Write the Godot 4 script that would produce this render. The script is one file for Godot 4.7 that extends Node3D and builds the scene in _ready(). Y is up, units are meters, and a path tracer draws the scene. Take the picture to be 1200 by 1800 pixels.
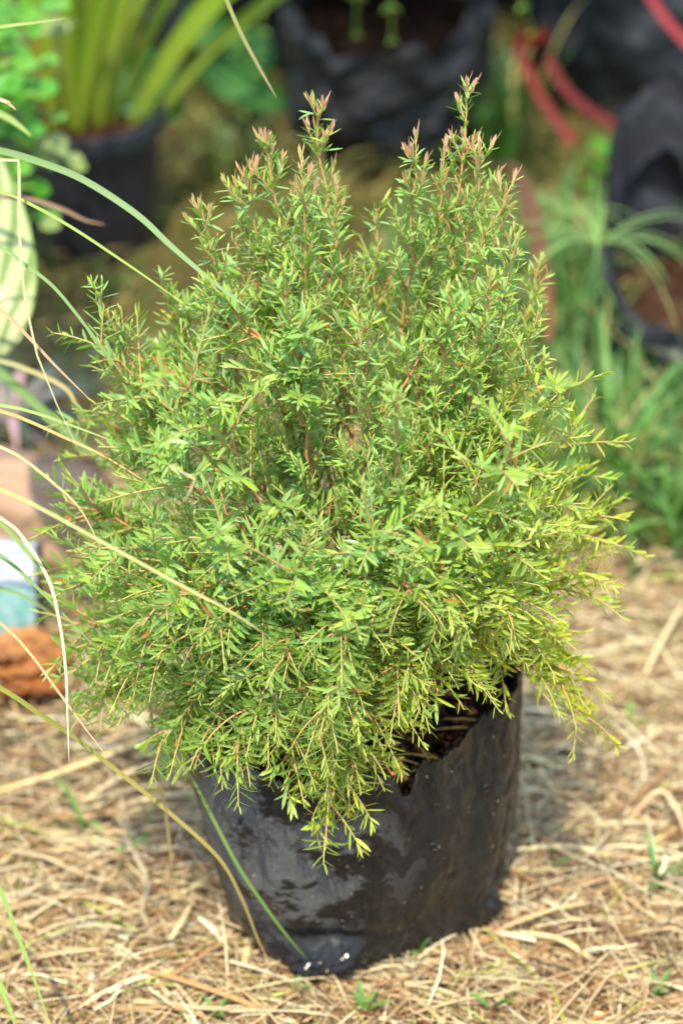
extends Node3D

var rng := RandomNumberGenerator.new()
var used := {}

# ------------------------------------------------------------------ mesh helpers
class MB:
	var v := PackedVector3Array()
	var c := PackedColorArray()
	var uv := PackedVector2Array()
	var ix := PackedInt32Array()

	func vert(p: Vector3, col: Color, t := Vector2.ZERO) -> void:
		v.append(p); c.append(col); uv.append(t)

	# a narrow leaf or blade along pts, folded along its midrib
	func strip(pts: Array, ws: Array, hint: Vector3, c0: Color, c1: Color, fold := 0.2) -> void:
		var n := pts.size()
		var first := v.size()
		for i in n:
			var p: Vector3 = pts[i]
			var tan: Vector3 = pts[mini(i + 1, n - 1)] - pts[maxi(i - 1, 0)]
			var side := tan.cross(hint)
			side = side.normalized() if side.length() > 1e-7 else Vector3.RIGHT
			var nor := side.cross(tan).normalized()
			var w: float = ws[i] * 0.5
			var f := float(i) / (n - 1)
			var col := c0.lerp(c1, f)
			vert(p - side * w + nor * w * fold, col, Vector2(0, f))
			vert(p, col, Vector2(0.5, f))
			vert(p + side * w + nor * w * fold, col, Vector2(1, f))
		for i in n - 1:
			var a := first + i * 3
			ix.append_array([a, a + 3, a + 1, a + 1, a + 3, a + 4, a + 1, a + 4, a + 2, a + 2, a + 4, a + 5])

	func tube(pts: Array, rs: Array, sides: int, c0: Color, c1: Color, capped := true) -> void:
		var n := pts.size()
		var first := v.size()
		var ref := Vector3(0.31, 0.2, 0.93)
		for i in n:
			var p: Vector3 = pts[i]
			var tan: Vector3 = (pts[mini(i + 1, n - 1)] - pts[maxi(i - 1, 0)]).normalized()
			var a := tan.cross(ref).normalized()
			var b := tan.cross(a)
			ref = b.cross(tan)
			var f := float(i) / (n - 1)
			for k in sides:
				var g := TAU * k / sides
				vert(p + (a * cos(g) + b * sin(g)) * rs[i], c0.lerp(c1, f), Vector2(float(k) / sides, f))
		for i in n - 1:
			for k in sides:
				var a := first + i * sides + k
				var b := first + i * sides + (k + 1) % sides
				ix.append_array([a, b, a + sides, b, b + sides, a + sides])
		if capped:
			for e in [0, n - 1]:
				var m := v.size()
				vert(pts[e], c0 if e == 0 else c1)
				for k in sides:
					ix.append_array([m, first + e * sides + k, first + e * sides + (k + 1) % sides])

	# rows x columns surface; closed wraps the columns
	func grid(rows: int, cols: int, at: Callable, col: Callable, closed := false) -> void:
		var first := v.size()
		var nc := cols if closed else cols + 1
		for i in rows + 1:
			for j in nc:
				var s := float(i) / rows
				var t := float(j) / cols
				vert(at.call(s, t), col.call(s, t), Vector2(t, s))
		for i in rows:
			for j in cols:
				var a := first + i * nc + j
				var b := first + i * nc + (j + 1) % nc
				ix.append_array([a, b, a + nc, b, b + nc, a + nc])

	func chip(p: Vector3, b: Basis, s: Vector3, col: Color) -> void:
		var first := v.size()
		for k in 8:
			var q := Vector3(1 if k & 1 else -1, 1 if k & 2 else -1, 1 if k & 4 else -1) * s * (0.5 if k & 2 else 0.6)
			vert(p + b * q, col)
		for f in [[0, 1, 5, 4], [2, 6, 7, 3], [0, 2, 3, 1], [4, 5, 7, 6], [0, 4, 6, 2], [1, 3, 7, 5]]:
			ix.append_array([first + f[0], first + f[1], first + f[2], first + f[0], first + f[2], first + f[3]])

	func mesh() -> ArrayMesh:
		var nr := PackedVector3Array()
		nr.resize(v.size())
		for t in range(0, ix.size(), 3):
			var a := ix[t]; var b := ix[t + 1]; var d := ix[t + 2]
			var n := (v[d] - v[a]).cross(v[b] - v[a])
			nr[a] += n; nr[b] += n; nr[d] += n
		for i in nr.size():
			var l := nr[i].length()
			nr[i] = nr[i] / l if l > 1e-20 else Vector3.UP
		var arr := []
		arr.resize(Mesh.ARRAY_MAX)
		arr[Mesh.ARRAY_VERTEX] = v
		arr[Mesh.ARRAY_NORMAL] = nr
		arr[Mesh.ARRAY_COLOR] = c
		arr[Mesh.ARRAY_TEX_UV] = uv
		arr[Mesh.ARRAY_INDEX] = ix
		var m := ArrayMesh.new()
		m.add_surface_from_arrays(Mesh.PRIMITIVE_TRIANGLES, arr)
		return m

func numbered(called: String) -> String:
	var n: int = used.get(called, 0)
	used[called] = n + 1
	return called if n == 0 else "%s_%03d" % [called, n]

func tag(o: Node3D, label: String, category: String, group := "", kind := "") -> Node3D:
	if label: o.set_meta("label", label)
	if category: o.set_meta("category", category)
	if group: o.set_meta("group", group)
	if kind: o.set_meta("kind", kind)
	return o

func obj(called: String, mesh: Mesh, m: Material, parent: Node = self) -> MeshInstance3D:
	var o := MeshInstance3D.new()
	o.name = numbered(called) if parent == self else called
	o.mesh = mesh
	o.material_override = m
	o.cast_shadow = GeometryInstance3D.SHADOW_CASTING_SETTING_ON
	parent.add_child(o, true)
	return o

func thing(called: String, label: String, category: String, at := Vector3.ZERO, group := "") -> Node3D:
	var o := Node3D.new()
	o.name = numbered(called)
	add_child(o, true)
	o.position = at
	tag(o, label, category, group)
	return o

func mat(rough: float, spec := 0.5, back := Color.BLACK) -> StandardMaterial3D:
	var m := StandardMaterial3D.new()
	m.vertex_color_use_as_albedo = true
	m.roughness = rough
	m.metallic_specular = spec
	m.cull_mode = BaseMaterial3D.CULL_DISABLED
	if back != Color.BLACK:
		m.backlight_enabled = true
		m.backlight = back
	return m

func rnd(a: float, b: float) -> float:
	return rng.randf_range(a, b)

func rvec() -> Vector3:
	return Vector3(rng.randfn(), rng.randfn(), rng.randfn()).normalized()

func smooth(pts: Array, per := 5) -> Array:
	var out := []
	var n := pts.size()
	for i in n - 1:
		var a: Vector3 = pts[maxi(i - 1, 0)]
		var b: Vector3 = pts[i]
		var c: Vector3 = pts[i + 1]
		var d: Vector3 = pts[mini(i + 2, n - 1)]
		for k in per:
			out.append(b.cubic_interpolate(c, a, d, float(k) / per))
	out.append(pts[n - 1])
	return out

func bez(a: Vector3, b: Vector3, c: Vector3, n: int) -> Array:
	var out := []
	for i in n + 1:
		var t := float(i) / n
		out.append(a.lerp(b, t).lerp(b.lerp(c, t), t))
	return out

func widths(n: int, w: float, kind: String) -> Array:
	var out := []
	for i in n:
		var t := float(i) / (n - 1)
		match kind:
			"grass": out.append(w * minf(1.0, 0.55 + t * 3.0) * (1.0 - pow(t, 5.0) * 0.93))
			"straw": out.append(w * (0.75 + 0.25 * sin(t * 3.0)) * (1.0 if i < n - 1 else 0.4))
			"oval": out.append(w * (0.12 + pow(sin(PI * clampf(t * 0.94 + 0.02, 0, 1)), 0.7)) * (0.3 if i == n - 1 else 1.0))
			"lance": out.append(w * maxf(0.06, sin(PI * pow(t, 0.72)) * 1.0))
			_: out.append(w)
	return out

func jitter(col: Color, k: float) -> Color:
	var f := 1.0 + rnd(-k, k)
	return Color(col.r * f * (1.0 + rnd(-k, k) * 0.4), col.g * f, col.b * f * (1.0 + rnd(-k, k) * 0.4))

# piecewise cosine interpolation round a ring: keys in degrees
func ring(keys: Array, deg: float) -> float:
	deg = fposmod(deg, 360.0)
	var n := keys.size()
	for i in n:
		var a: Array = keys[i]
		var b: Array = keys[(i + 1) % n]
		var b0: float = b[0] + (360.0 if i == n - 1 else 0.0)
		var d := deg + (360.0 if i == n - 1 and deg < a[0] else 0.0)
		if d >= a[0] and d <= b0:
			var t: float = (d - a[0]) / (b0 - a[0])
			return lerpf(a[1], b[1], 0.5 - 0.5 * cos(PI * t))
	return keys[0][1]

var noise := FastNoiseLite.new()
var fine := FastNoiseLite.new()

func ground_y(x: float, z: float) -> float:
	var near := clampf((Vector2(x, z).length() - 0.1) / 0.15, 0.0, 1.0)
	return (noise.get_noise_2d(x * 30.0, z * 30.0) * 0.018 + fine.get_noise_2d(x * 300.0, z * 300.0) * 0.006) * near

# ------------------------------------------------------------------ scene
func _ready() -> void:
	rng.seed = 11
	noise.seed = 3; noise.frequency = 0.1
	fine.seed = 8; fine.frequency = 0.1
	var cam := Camera3D.new()
	cam.name = "camera"
	var phys := CameraAttributesPhysical.new()
	phys.frustum_focal_length = 35.0 / (2.0 * tan(deg_to_rad(12.0)))
	phys.frustum_near = 0.05
	phys.frustum_far = 200.0
	phys.frustum_focus_distance = 1.64
	phys.exposure_aperture = 3.2
	cam.attributes = phys
	cam.near = 0.05
	cam.far = 200.0
	cam.fov = 24.0
	cam.position = Vector3(-0.023, 1.317, 1.469)
	cam.rotation_degrees = Vector3(-33, 0, 0)
	add_child(cam)
	cam.current = true
	var we := WorldEnvironment.new()
	we.name = "world_environment"
	var env := Environment.new()
	env.background_mode = Environment.BG_SKY
	var sm := ProceduralSkyMaterial.new()
	sm.sky_top_color = Color(0.62, 0.70, 0.82)
	sm.sky_horizon_color = Color(0.82, 0.87, 0.92)
	sm.sky_curve = 0.2
	sm.ground_horizon_color = Color(0.45, 0.45, 0.36)
	sm.ground_bottom_color = Color(0.3, 0.28, 0.2)
	sm.sky_energy_multiplier = 1.4
	var sky := Sky.new()
	sky.sky_material = sm
	env.sky = sky
	env.tonemap_mode = Environment.TONE_MAPPER_LINEAR
	env.tonemap_exposure = 1.36
	env.sdfgi_enabled = true
	env.ssao_enabled = true
	env.ssil_enabled = true
	we.environment = env
	add_child(we)
	var sun := DirectionalLight3D.new()
	sun.name = "sun"
	sun.light_energy = 1.5
	sun.light_color = Color(1.0, 0.955, 0.87)
	sun.light_angular_distance = 0.5
	sun.shadow_enabled = true
	add_child(sun)
	sun.look_at_from_position(Vector3(-0.08, 1.0, 0.52), Vector3.ZERO)

	build_ground()
	build_straw()
	build_grow_bag()
	build_shrub()
	build_blades()
	build_left()
	build_back()
	build_right()
	build_seedlings()

# ------------------------------------------------------------------ ground
func build_ground() -> void:
	var near := MB.new()
	near.grid(150, 150, func(s: float, t: float):
		var x := lerpf(-2.2, 2.2, t)
		var z := lerpf(-3.4, 1.0, s)
		return Vector3(x, ground_y(x, z), z)
	, func(s: float, t: float):
		var x := lerpf(-2.2, 2.2, t)
		var z := lerpf(-3.4, 1.0, s)
		var k := 0.5 + 0.5 * noise.get_noise_2d(x * 55.0 + 40.0, z * 55.0)
		return Color(0.107, 0.0648, 0.0319).lerp(Color(0.2086, 0.1329, 0.0612), k).lerp(Color(0.0931, 0.0762, 0.0273), clampf((-0.5 - z) / 0.4, 0.0, 0.85)))
	# the same sheet runs on to the horizon
	var o := 120.0
	var q := [Vector3(-o, 0, -o), Vector3(o, 0, -o), Vector3(o, 0, o), Vector3(-o, 0, o)]
	var i := [Vector3(-2.2, 0, -3.4), Vector3(2.2, 0, -3.4), Vector3(2.2, 0, 1.0), Vector3(-2.2, 0, 1.0)]
	for k in 4:
		var a := near.v.size()
		for p in [q[k], q[(k + 1) % 4], i[(k + 1) % 4], i[k]]:
			near.vert(p - Vector3(0, 0.004, 0), Color(0.162, 0.1559, 0.0545))
		near.ix.append_array([a, a + 1, a + 2, a, a + 2, a + 3])
	var m := mat(0.95, 0.2)
	var nt := NoiseTexture2D.new()
	nt.width = 512; nt.height = 512; nt.seamless = true
	var fn := FastNoiseLite.new()
	fn.seed = 5; fn.frequency = 0.03; fn.fractal_octaves = 5
	nt.noise = fn
	m.heightmap_enabled = true
	m.heightmap_texture = nt
	m.heightmap_scale = 1.0
	m.uv1_triplanar = true
	m.uv1_world_triplanar = true
	m.uv1_scale = Vector3(4, 4, 4)
	tag(obj("ground", near.mesh(), m), "bare brown earth under the straw", "ground", "", "structure")

func straw_color() -> Color:
	var r := rng.randf()
	if r < 0.38: return jitter(Color(0.552, 0.4125, 0.2086), 0.25)
	if r < 0.56: return jitter(Color(0.7305, 0.6308, 0.3916), 0.2)
	if r < 0.82: return jitter(Color(0.314, 0.1812, 0.0762), 0.3)
	if r < 0.97: return jitter(Color(0.117, 0.0545, 0.0252), 0.3)
	return jitter(Color(0.402, 0.4342, 0.0887), 0.2)

func lay_straw(mb: MB, x: float, z: float, l: float, w: float, lift: float, col: Color) -> void:
	var yaw := rng.randf() * TAU if rng.randf() < 0.55 else rng.randfn(0.15, 0.5) + (PI if rng.randf() < 0.5 else 0.0)
	var bend := rng.randfn(0.0, 0.5)
	var tilt := rng.randfn(0.0, 0.10)
	var n := 5
	var pts := []
	var p := Vector3(x, 0, z)
	for i in n:
		var f := float(i) / (n - 1)
		var a := yaw + bend * (f - 0.5)
		pts.append(p + Vector3(0, ground_y(p.x, p.z) + lift + maxf(-lift * 0.7, tilt * (f - 0.5) * l) + 0.06 * l * sin(PI * f), 0))
		p += Vector3(cos(a), 0, sin(a)) * l / (n - 1)
	var hint := (Vector3.UP + rvec() * 0.7).normalized()
	mb.strip(pts, widths(n, w, "straw"), hint, col, jitter(col, 0.15), rnd(-0.5, 0.6))

func build_straw() -> void:
	var mb := MB.new()
	var count := 0
	while count < 54000:
		var x := rnd(-0.7, 0.7)
		var z := rnd(-0.95, 0.38)
		# thinner towards the back, where grass and bare earth take over
		var keep := clampf((z + 0.85) / 0.5, 0.12, 1.0)
		if absf(x) > 0.5: keep *= 0.5
		if x < -0.15 and z < 0.0: keep *= 0.35 + 0.4 * clampf(0.5 + noise.get_noise_2d(x * 60.0, z * 60.0) * 1.5, 0.0, 1.0)
		if Vector2(x, z).length() < 0.085 or rng.randf() > keep:
			continue
		count += 1
		var l := rnd(0.008, 0.045) if rng.randf() < 0.7 else rnd(0.04, 0.13)
		lay_straw(mb, x, z, l, (rnd(0.0005, 0.0017) if rng.randf() < 0.9 else rnd(0.0018, 0.0040)), 0.001 + 0.014 * rng.randf() * rng.randf(), straw_color())
	tag(obj("dry_straw", mb.mesh(), mat(0.6, 0.4, Color(0.25, 0.22, 0.15))), "dry pale straw clippings strewn over the brown earth", "straw", "", "stuff")
	# low green grass growing through the earth behind
	var g := MB.new()
	for i in 14000:
		var x := rnd(-1.1, 1.1)
		var z := rnd(-2.4, -0.5)
		if rng.randf() > 0.35 + 0.9 * clampf(noise.get_noise_2d(x * 40.0 + 9.0, z * 40.0) + 0.3, 0.0, 1.0): continue
		if x < 0.05 and z > -0.62: continue
		var h := rnd(0.02, 0.07)
		var a := rng.randf() * TAU
		var p := Vector3(x, ground_y(x, z), z)
		var lean := Vector3(cos(a), 0, sin(a)) * h * rnd(0.3, 1.2)
		var col := jitter(Color(0.1384, 0.2159, 0.0423) if rng.randf() < 0.6 else Color(0.3916, 0.305, 0.107), 0.3)
		g.strip(bez(p, p + Vector3(0, h * 0.8, 0) + lean * 0.2, p + Vector3(0, h * rnd(0.4, 1.0), 0) + lean, 3), [0.003, 0.0034, 0.0026, 0.0004], Vector3(-lean.z, 0.01, lean.x), col, col, 0.2)
	tag(obj("grass", g.mesh(), mat(0.6, 0.4, Color(0.5, 0.6, 0.2))), "short olive grass growing behind the potted shrub", "grass", "", "stuff")

# ------------------------------------------------------------------ the grow bag in front
const FOOT := [[0, 0.107], [30, 0.104], [50, 0.095], [76, 0.091], [103, 0.106], [118, 0.119], [130, 0.119], [150, 0.119], [172, 0.113], [205, 0.11], [240, 0.116], [270, 0.11], [300, 0.116], [335, 0.112]]
const TOP := [[0, 0.114], [25, 0.107], [42, 0.103], [68, 0.113], [90, 0.121], [108, 0.127], [126, 0.141], [142, 0.157], [160, 0.150], [182, 0.138], [220, 0.13], [270, 0.125], [300, 0.126], [335, 0.12]]
const RIM := [[0, 0.234], [36, 0.219], [68, 0.214], [92, 0.213], [125, 0.206], [160, 0.21], [200, 0.222], [270, 0.24], [325, 0.242]]

func rim_y(deg: float) -> float:
	var notch := exp(-pow((fposmod(deg, 360.0) - 78.0) / 3.4, 2.0)) * 0.03
	return ring(RIM, deg) - notch + noise.get_noise_2d(deg * 4.0, 7.0) * 0.006

func bag_point(deg: float, t: float) -> Vector3:
	var s := t * t * (3.0 - 2.0 * t) * 0.5 + t * 0.5
	var r := lerpf(ring(FOOT, deg), ring(TOP, deg), s)
	r += 0.005 * sin(PI * t)
	var a := deg_to_rad(deg)
	# loose plastic: broad dents, diagonal creases low on the right, a puffed fold at the front foot
	r += noise.get_noise_3d(cos(a) * 14.0, t * 13.0, sin(a) * 14.0) * 0.007
	r += fine.get_noise_3d(cos(a) * 60.0, t * 22.0 + deg * 0.25, sin(a) * 60.0) * 0.0006
	var puff := exp(-pow((deg - 107.0) / 19.0, 2.0)) * exp(-pow((t - 0.085) / 0.065, 2.0))
	r += puff * (0.017 - 0.015 * absf(fine.get_noise_3d(cos(a) * 130.0, t * 200.0 + deg * 0.9, sin(a) * 130.0)) - 0.004 * noise.get_noise_3d(deg * 2.2, t * 90.0, 5.0))
	var under := exp(-pow((deg - 108.0) / 20.0, 2.0)) * exp(-pow((t - 0.21) / 0.035, 2.0))
	r -= under * 0.007
	var pinch := exp(-pow((deg - 20.0) / 9.0, 2.0)) * exp(-pow((t - 0.20) / 0.06, 2.0))
	r -= pinch * 0.014
	var fold := exp(-pow((deg - 27.0) / 7.0, 2.0)) * exp(-pow((t - 0.12) / 0.08, 2.0))
	r += fold * 0.010 + fold * 0.006 * fine.get_noise_3d(deg * 9.0, t * 160.0, 2.0)
	# thin film creases running down and across
	r -= 0.0022 * pow(1.0 - absf(fine.get_noise_3d(cos(a) * 26.0 + t * 9.0, t * 16.0 - deg * 0.10, sin(a) * 26.0)) , 14.0)
	# the side gusset: a flat facet at the right
	var g := exp(-pow((deg - 12.0) / 4.0, 2.0)) * clampf(t * 1.6 - 0.3, 0.0, 1.0)
	r -= g * 0.004
	if t < 0.06: r -= 0.010 * pow(1.0 - t / 0.06, 2.0)
	if t > 0.93: r += 0.003 * (t - 0.93) / 0.07 * sin(deg * 0.13)
	return Vector3(cos(a) * r, t * rim_y(deg) + 0.001, sin(a) * r)

func build_grow_bag() -> void:
	var bag := thing("grow_bag", "round black plastic grow bag with torn rim holding the feathery shrub", "grow bag")
	var mb := MB.new()
	var black := func(_s, _t): return Color.WHITE
	mb.grid(110, 300, func(s: float, t: float): return bag_point(t * 360.0, s), black)
	mb.grid(12, 300, func(s: float, t: float):
		var p := bag_point(t * 360.0, 1.0)
		var inward := Vector3(p.x, 0, p.z).normalized()
		return p - inward * (0.0015 + 0.004 * s) + Vector3(0, 0.0008 - 0.05 * s, 0), black)
	mb.grid(2, 300, func(s: float, t: float):
		var p := bag_point(t * 360.0, 0.0)
		return Vector3(p.x * s, 0.002, p.z * s), black)
	var m := StandardMaterial3D.new()
	m.metallic_specular = 0.38
	m.cull_mode = BaseMaterial3D.CULL_DISABLED
	var w := 1024
	var h := 384
	var im := Image.create(w, h, false, Image.FORMAT_RGB8)
	var ro := Image.create(w, h, false, Image.FORMAT_RGB8)
	var blot := FastNoiseLite.new()
	blot.seed = 21; blot.frequency = 0.016; blot.fractal_octaves = 4
	var grain := FastNoiseLite.new()
	grain.seed = 4; grain.frequency = 0.09; grain.fractal_octaves = 3
	for y in h:
		for x in w:
			var deg := 360.0 * x / w
			var t := float(y) / h
			var patch := exp(-pow((deg - 126.0) / 36.0, 2.0)) * exp(-pow((t - 0.62) / 0.34, 2.0))
			var d := blot.get_noise_2d(x * 0.8, y * 0.8) + 0.35 * grain.get_noise_2d(x * 0.8, y)
			var dust := smoothstep(0.02, 0.26, d + patch * 0.74 - 0.20)
			var smear := smoothstep(0.18, 0.5, blot.get_noise_2d(x * 2.0 + 500.0, y * 2.4)) * 0.14
			dust *= clampf(patch * 1.7 + 0.10, 0.0, 1.0)
			dust = maxf(dust * (0.75 + 0.25 * grain.get_noise_2d(x * 2.0, y * 2.0)), smear * (0.35 + patch))
			var mud := smoothstep(0.1, 0.45, blot.get_noise_2d(x * 0.7 + 90.0, y * 0.7 + 40.0)) * 0.06 + 0.4 * exp(-pow((deg - 8.0) / 7.0, 2.0))
			var c := Color(0.0135, 0.0135, 0.0135).lerp(Color(0.034, 0.027, 0.02), mud).lerp(Color(0.115, 0.117, 0.118), clampf(dust, 0.0, 1.0))
			im.set_pixel(x, y, c.linear_to_srgb())
			var r := clampf(0.34 + 0.1 * grain.get_noise_2d(x * 1.0, y * 1.0) + 0.42 * dust + 0.1 * mud, 0.2, 0.9)
			if deg > 68.0 and deg < 145.0 and t < 0.16: r = lerpf(r, 0.16, 0.85)
			ro.set_pixel(x, y, Color(r, r, r))
	for k in 260:
		var x := rng.randi_range(0, w - 3)
		var y := rng.randi_range(0, h - 3)
		im.fill_rect(Rect2i(x, y, rng.randi_range(1, 2), rng.randi_range(1, 3)), jitter(Color(0.34, 0.24, 0.15), 0.3).linear_to_srgb())
	m.albedo_texture = ImageTexture.create_from_image(im)
	m.roughness_texture = ImageTexture.create_from_image(ro)
	m.roughness = 1.0
	obj("bag_wall", mb.mesh(), m, bag)
	# punched drain holes with stretched lips
	var lip := mat(0.4, 0.5)
	for hd in [[66.0, 0.62], [94.0, 0.62], [101.0, 0.30], [132.0, 0.78], [38.0, 0.72], [22.0, 0.2], [112.0, 0.085]]:
		var p := bag_point(hd[0], hd[1])
		var du := (bag_point(hd[0] + 1.5, hd[1]) - p).normalized()
		var dv := (bag_point(hd[0], hd[1] + 0.02) - p).normalized()
		var n := dv.cross(du).normalized()
		if n.dot(Vector3(p.x, 0, p.z)) < 0.0: n = -n
		var hb := MB.new()
		hb.grid(4, 14, func(s: float, t: float):
			var g := TAU * t
			var r := 0.0012 + 0.0022 * s
			return p + (du * cos(g) + dv * sin(g) * 1.2) * r + n * (0.0016 * sin(PI * s) + 0.0006 - 0.0022 * (1.0 - s) * (1.0 - s))
		, func(_s, _t): return Color(0.012, 0.012, 0.012), true)
		hb.grid(1, 14, func(s: float, t: float): return p + (du * cos(TAU * t) + dv * sin(TAU * t) * 1.2) * 0.0013 * s + n * 0.0004, func(_s, _t): return Color(0.004, 0.004, 0.004), true)
		obj("drain_hole", hb.mesh(), lip, bag)
	# soil
	var so := MB.new()
	so.grid(22, 72, func(s: float, t: float):
		var a := TAU * t
		var r := (ring(TOP, t * 360.0) - 0.006) * s
		var x := cos(a) * r
		var z := sin(a) * r
		return Vector3(x, 0.187 + 0.012 * noise.get_noise_2d(x * 150.0, z * 150.0) + 0.006 * fine.get_noise_2d(x * 900.0, z * 900.0) - 0.008 * s, z)
	, func(_s, _t): return jitter(Color(0.0482, 0.0252, 0.0144), 0.5), true)
	for i in 1500:
		var a := rng.randf() * TAU
		var r := sqrt(rng.randf()) * (ring(TOP, rad_to_deg(a)) - 0.012)
		var l := rnd(0.002, 0.009)
		var b := Basis(Vector3.UP, rng.randf() * TAU) * Basis(Vector3.RIGHT, rng.randfn(0, 0.4)) * Basis(Vector3.BACK, rng.randfn(0, 0.4))
		var col := jitter([Color(0.0612, 0.0273, 0.0144), Color(0.1878, 0.0802, 0.0395), Color(0.0212, 0.013, 0.0091), Color(0.4342, 0.1946, 0.0887)][[0, 0, 0, 1, 1, 2, 2, 3][rng.randi() % 8]], 0.3)
		so.chip(Vector3(cos(a) * r, 0.189 + 0.004 * rng.randf(), sin(a) * r), b, Vector3(l, rnd(0.0008, 0.003), rnd(0.0015, 0.004)), col)
	for i in 26:
		var a := rnd(0.3, 2.4)
		var p := Vector3(cos(a), 0, sin(a)) * rnd(0.07, 0.11) + Vector3(0, 0.194, 0)
		var d := Vector3(rng.randfn(), 0.05, rng.randfn()).normalized() * rnd(0.008, 0.02)
		so.strip([p - d, p + Vector3(0, 0.001, 0), p + d], [0.001, 0.0024, 0.0006], Vector3.UP, Color(0.6724, 0.4452, 0.1559), Color(0.5149, 0.305, 0.0931), 0.3)
	tag(obj("potting_soil", so.mesh(), mat(0.95, 0.2)), "dark brown barky soil inside the torn black grow bag", "soil", "", "stuff")

# ------------------------------------------------------------------ the shrub
var sk_pos := PackedVector3Array()
var sk_dir := PackedVector3Array()
var leaf_at := []          # [base, direction, normal, length, width, colour, curl]
var tips := []

func grow(pts: Array) -> void:
	for i in range(1, pts.size()):
		sk_pos.append(pts[i])
		sk_dir.append((pts[i] - pts[i - 1]).normalized())

func leaf_color(p: Vector3, young: float) -> Color:
	# yellower low on the right, greyer green on the left and inside, warm at the top
	var yel := clampf(0.22 + (p.x * 3.2) - (p.y - 0.36) * 2.0, 0.0, 1.0) * 0.8 + rng.randfn(0.0, 0.14)
	var c := Color(0.305, 0.4793, 0.0723).lerp(Color(0.6867, 0.6308, 0.0296), clampf(yel, 0.0, 1.0))
	c = c.lerp(Color(0.2874, 0.4678, 0.2086), clampf(rng.randfn(0.34, 0.25), 0.0, 0.7) * (1.0 - clampf(yel, 0.0, 1.0)))
	c = c.lerp(Color(0.6038, 0.7011, 0.162), young * 0.7)
	if rng.randf() < 0.012: c = Color(0.4452, 0.2159, 0.0648)
	return jitter(c, 0.2)

func leafy(pts: Array, from: float, step: float, size: float, flat := 0.0) -> void:
	# leaves in opposite pairs, each pair turned against the one before
	var n := pts.size()
	var total := 0.0
	for i in n - 1: total += (pts[i + 1] - pts[i]).length()
	var next := from * total
	var run := 0.0
	var turn := rng.randf() * TAU
	var pair := 0
	for i in n - 1:
		var a: Vector3 = pts[i]
		var d: Vector3 = pts[i + 1] - a
		var l := d.length()
		if l < 1e-6: continue
		d /= l
		var u := d.cross(Vector3(0.13, 1.0, 0.21)).normalized()
		var w := u.cross(d)
		var roll := 0.0
		if flat > 0.0: roll = rng.randfn(0.0, 0.25)
		while next < run + l:
			var f := next / total
			var p := a + d * (next - run)
			for k in (2 if rng.randf() < 0.25 else 1):
				var g := turn + PI * k + rng.randfn(0.0, 0.3)
				if rng.randf() < flat: g = roll + PI * (pair % 2) + PI * k + rng.randfn(0.0, 0.4)
				var out := u * cos(g) + w * sin(g)
				var open := lerpf(1.2, 0.62, f * f) + rng.randfn(0.0, 0.14)
				var dir := (d * cos(open) + out * sin(open) + Vector3(0, 0.10, 0)).normalized()
				var nor := (d * sin(open) - out * cos(open)) * -1.0
				var len := size * lerpf(1.0, 0.42, pow(f, 2.5)) * rnd(0.75, 1.2)
				leaf_at.append([p + out * 0.0006, dir, (-nor + Vector3(0, 0.35, 0)).normalized(), len, len * rnd(0.165, 0.225), leaf_color(p, clampf(f * 1.6 - 0.9, 0.0, 1.0)), rng.randfn(0.05, 0.16)])
			pair += 1
			turn += 2.5 + rng.randfn(0.0, 0.3)
			next += step * rnd(0.8, 1.25)
		run += l
	tips.append([pts[n - 1], (pts[n - 1] - pts[n - 2]).normalized()])

func add_leaf(mb: MB, e: Array) -> void:
	var d: Vector3 = e[1]
	var nor: Vector3 = e[2]
	var side := d.cross(nor).normalized()
	nor = side.cross(d)
	var l: float = e[3]
	var w: float = e[4] * 0.5
	var col: Color = e[5]
	var first := mb.v.size()
	const F := [0.0, 0.25, 0.72, 1.0]
	const W := [0.4, 0.95, 0.9, 0.08]
	for i in 4:
		var f: float = F[i]
		var p: Vector3 = e[0] + d * l * f + nor * (e[6] * l * (f * f))
		var k: float = w * W[i]
		mb.v.append(p - side * k + nor * k * 0.3)
		mb.v.append(p)
		mb.v.append(p + side * k + nor * k * 0.3)
		for j in 3:
			mb.c.append(col)
			mb.uv.append(Vector2(j * 0.5, f))
	for i in 3:
		var a := first + i * 3
		mb.ix.append_array([a, a + 3, a + 1, a + 1, a + 3, a + 4, a + 1, a + 4, a + 2, a + 2, a + 4, a + 5])

func crown_radius(y: float) -> Array:   # centre x, radius x, centre z, radius z
	var k := [[0.16, -0.05, 0.14, 0.05, 0.12], [0.25, -0.055, 0.175, 0.0, 0.16], [0.36, -0.04, 0.18, -0.02, 0.15], [0.46, -0.035, 0.145, -0.03, 0.13], [0.55, -0.01, 0.11, -0.04, 0.11], [0.62, 0.0, 0.09, -0.06, 0.08]]
	for i in k.size() - 1:
		if y <= k[i + 1][0]:
			var t := clampf((y - k[i][0]) / (k[i + 1][0] - k[i][0]), 0.0, 1.0)
			return [lerpf(k[i][1], k[i + 1][1], t), lerpf(k[i][2], k[i + 1][2], t), lerpf(k[i][3], k[i + 1][3], t), lerpf(k[i][4], k[i + 1][4], t)]
	return [0.0, 0.09, -0.06, 0.08]

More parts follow.
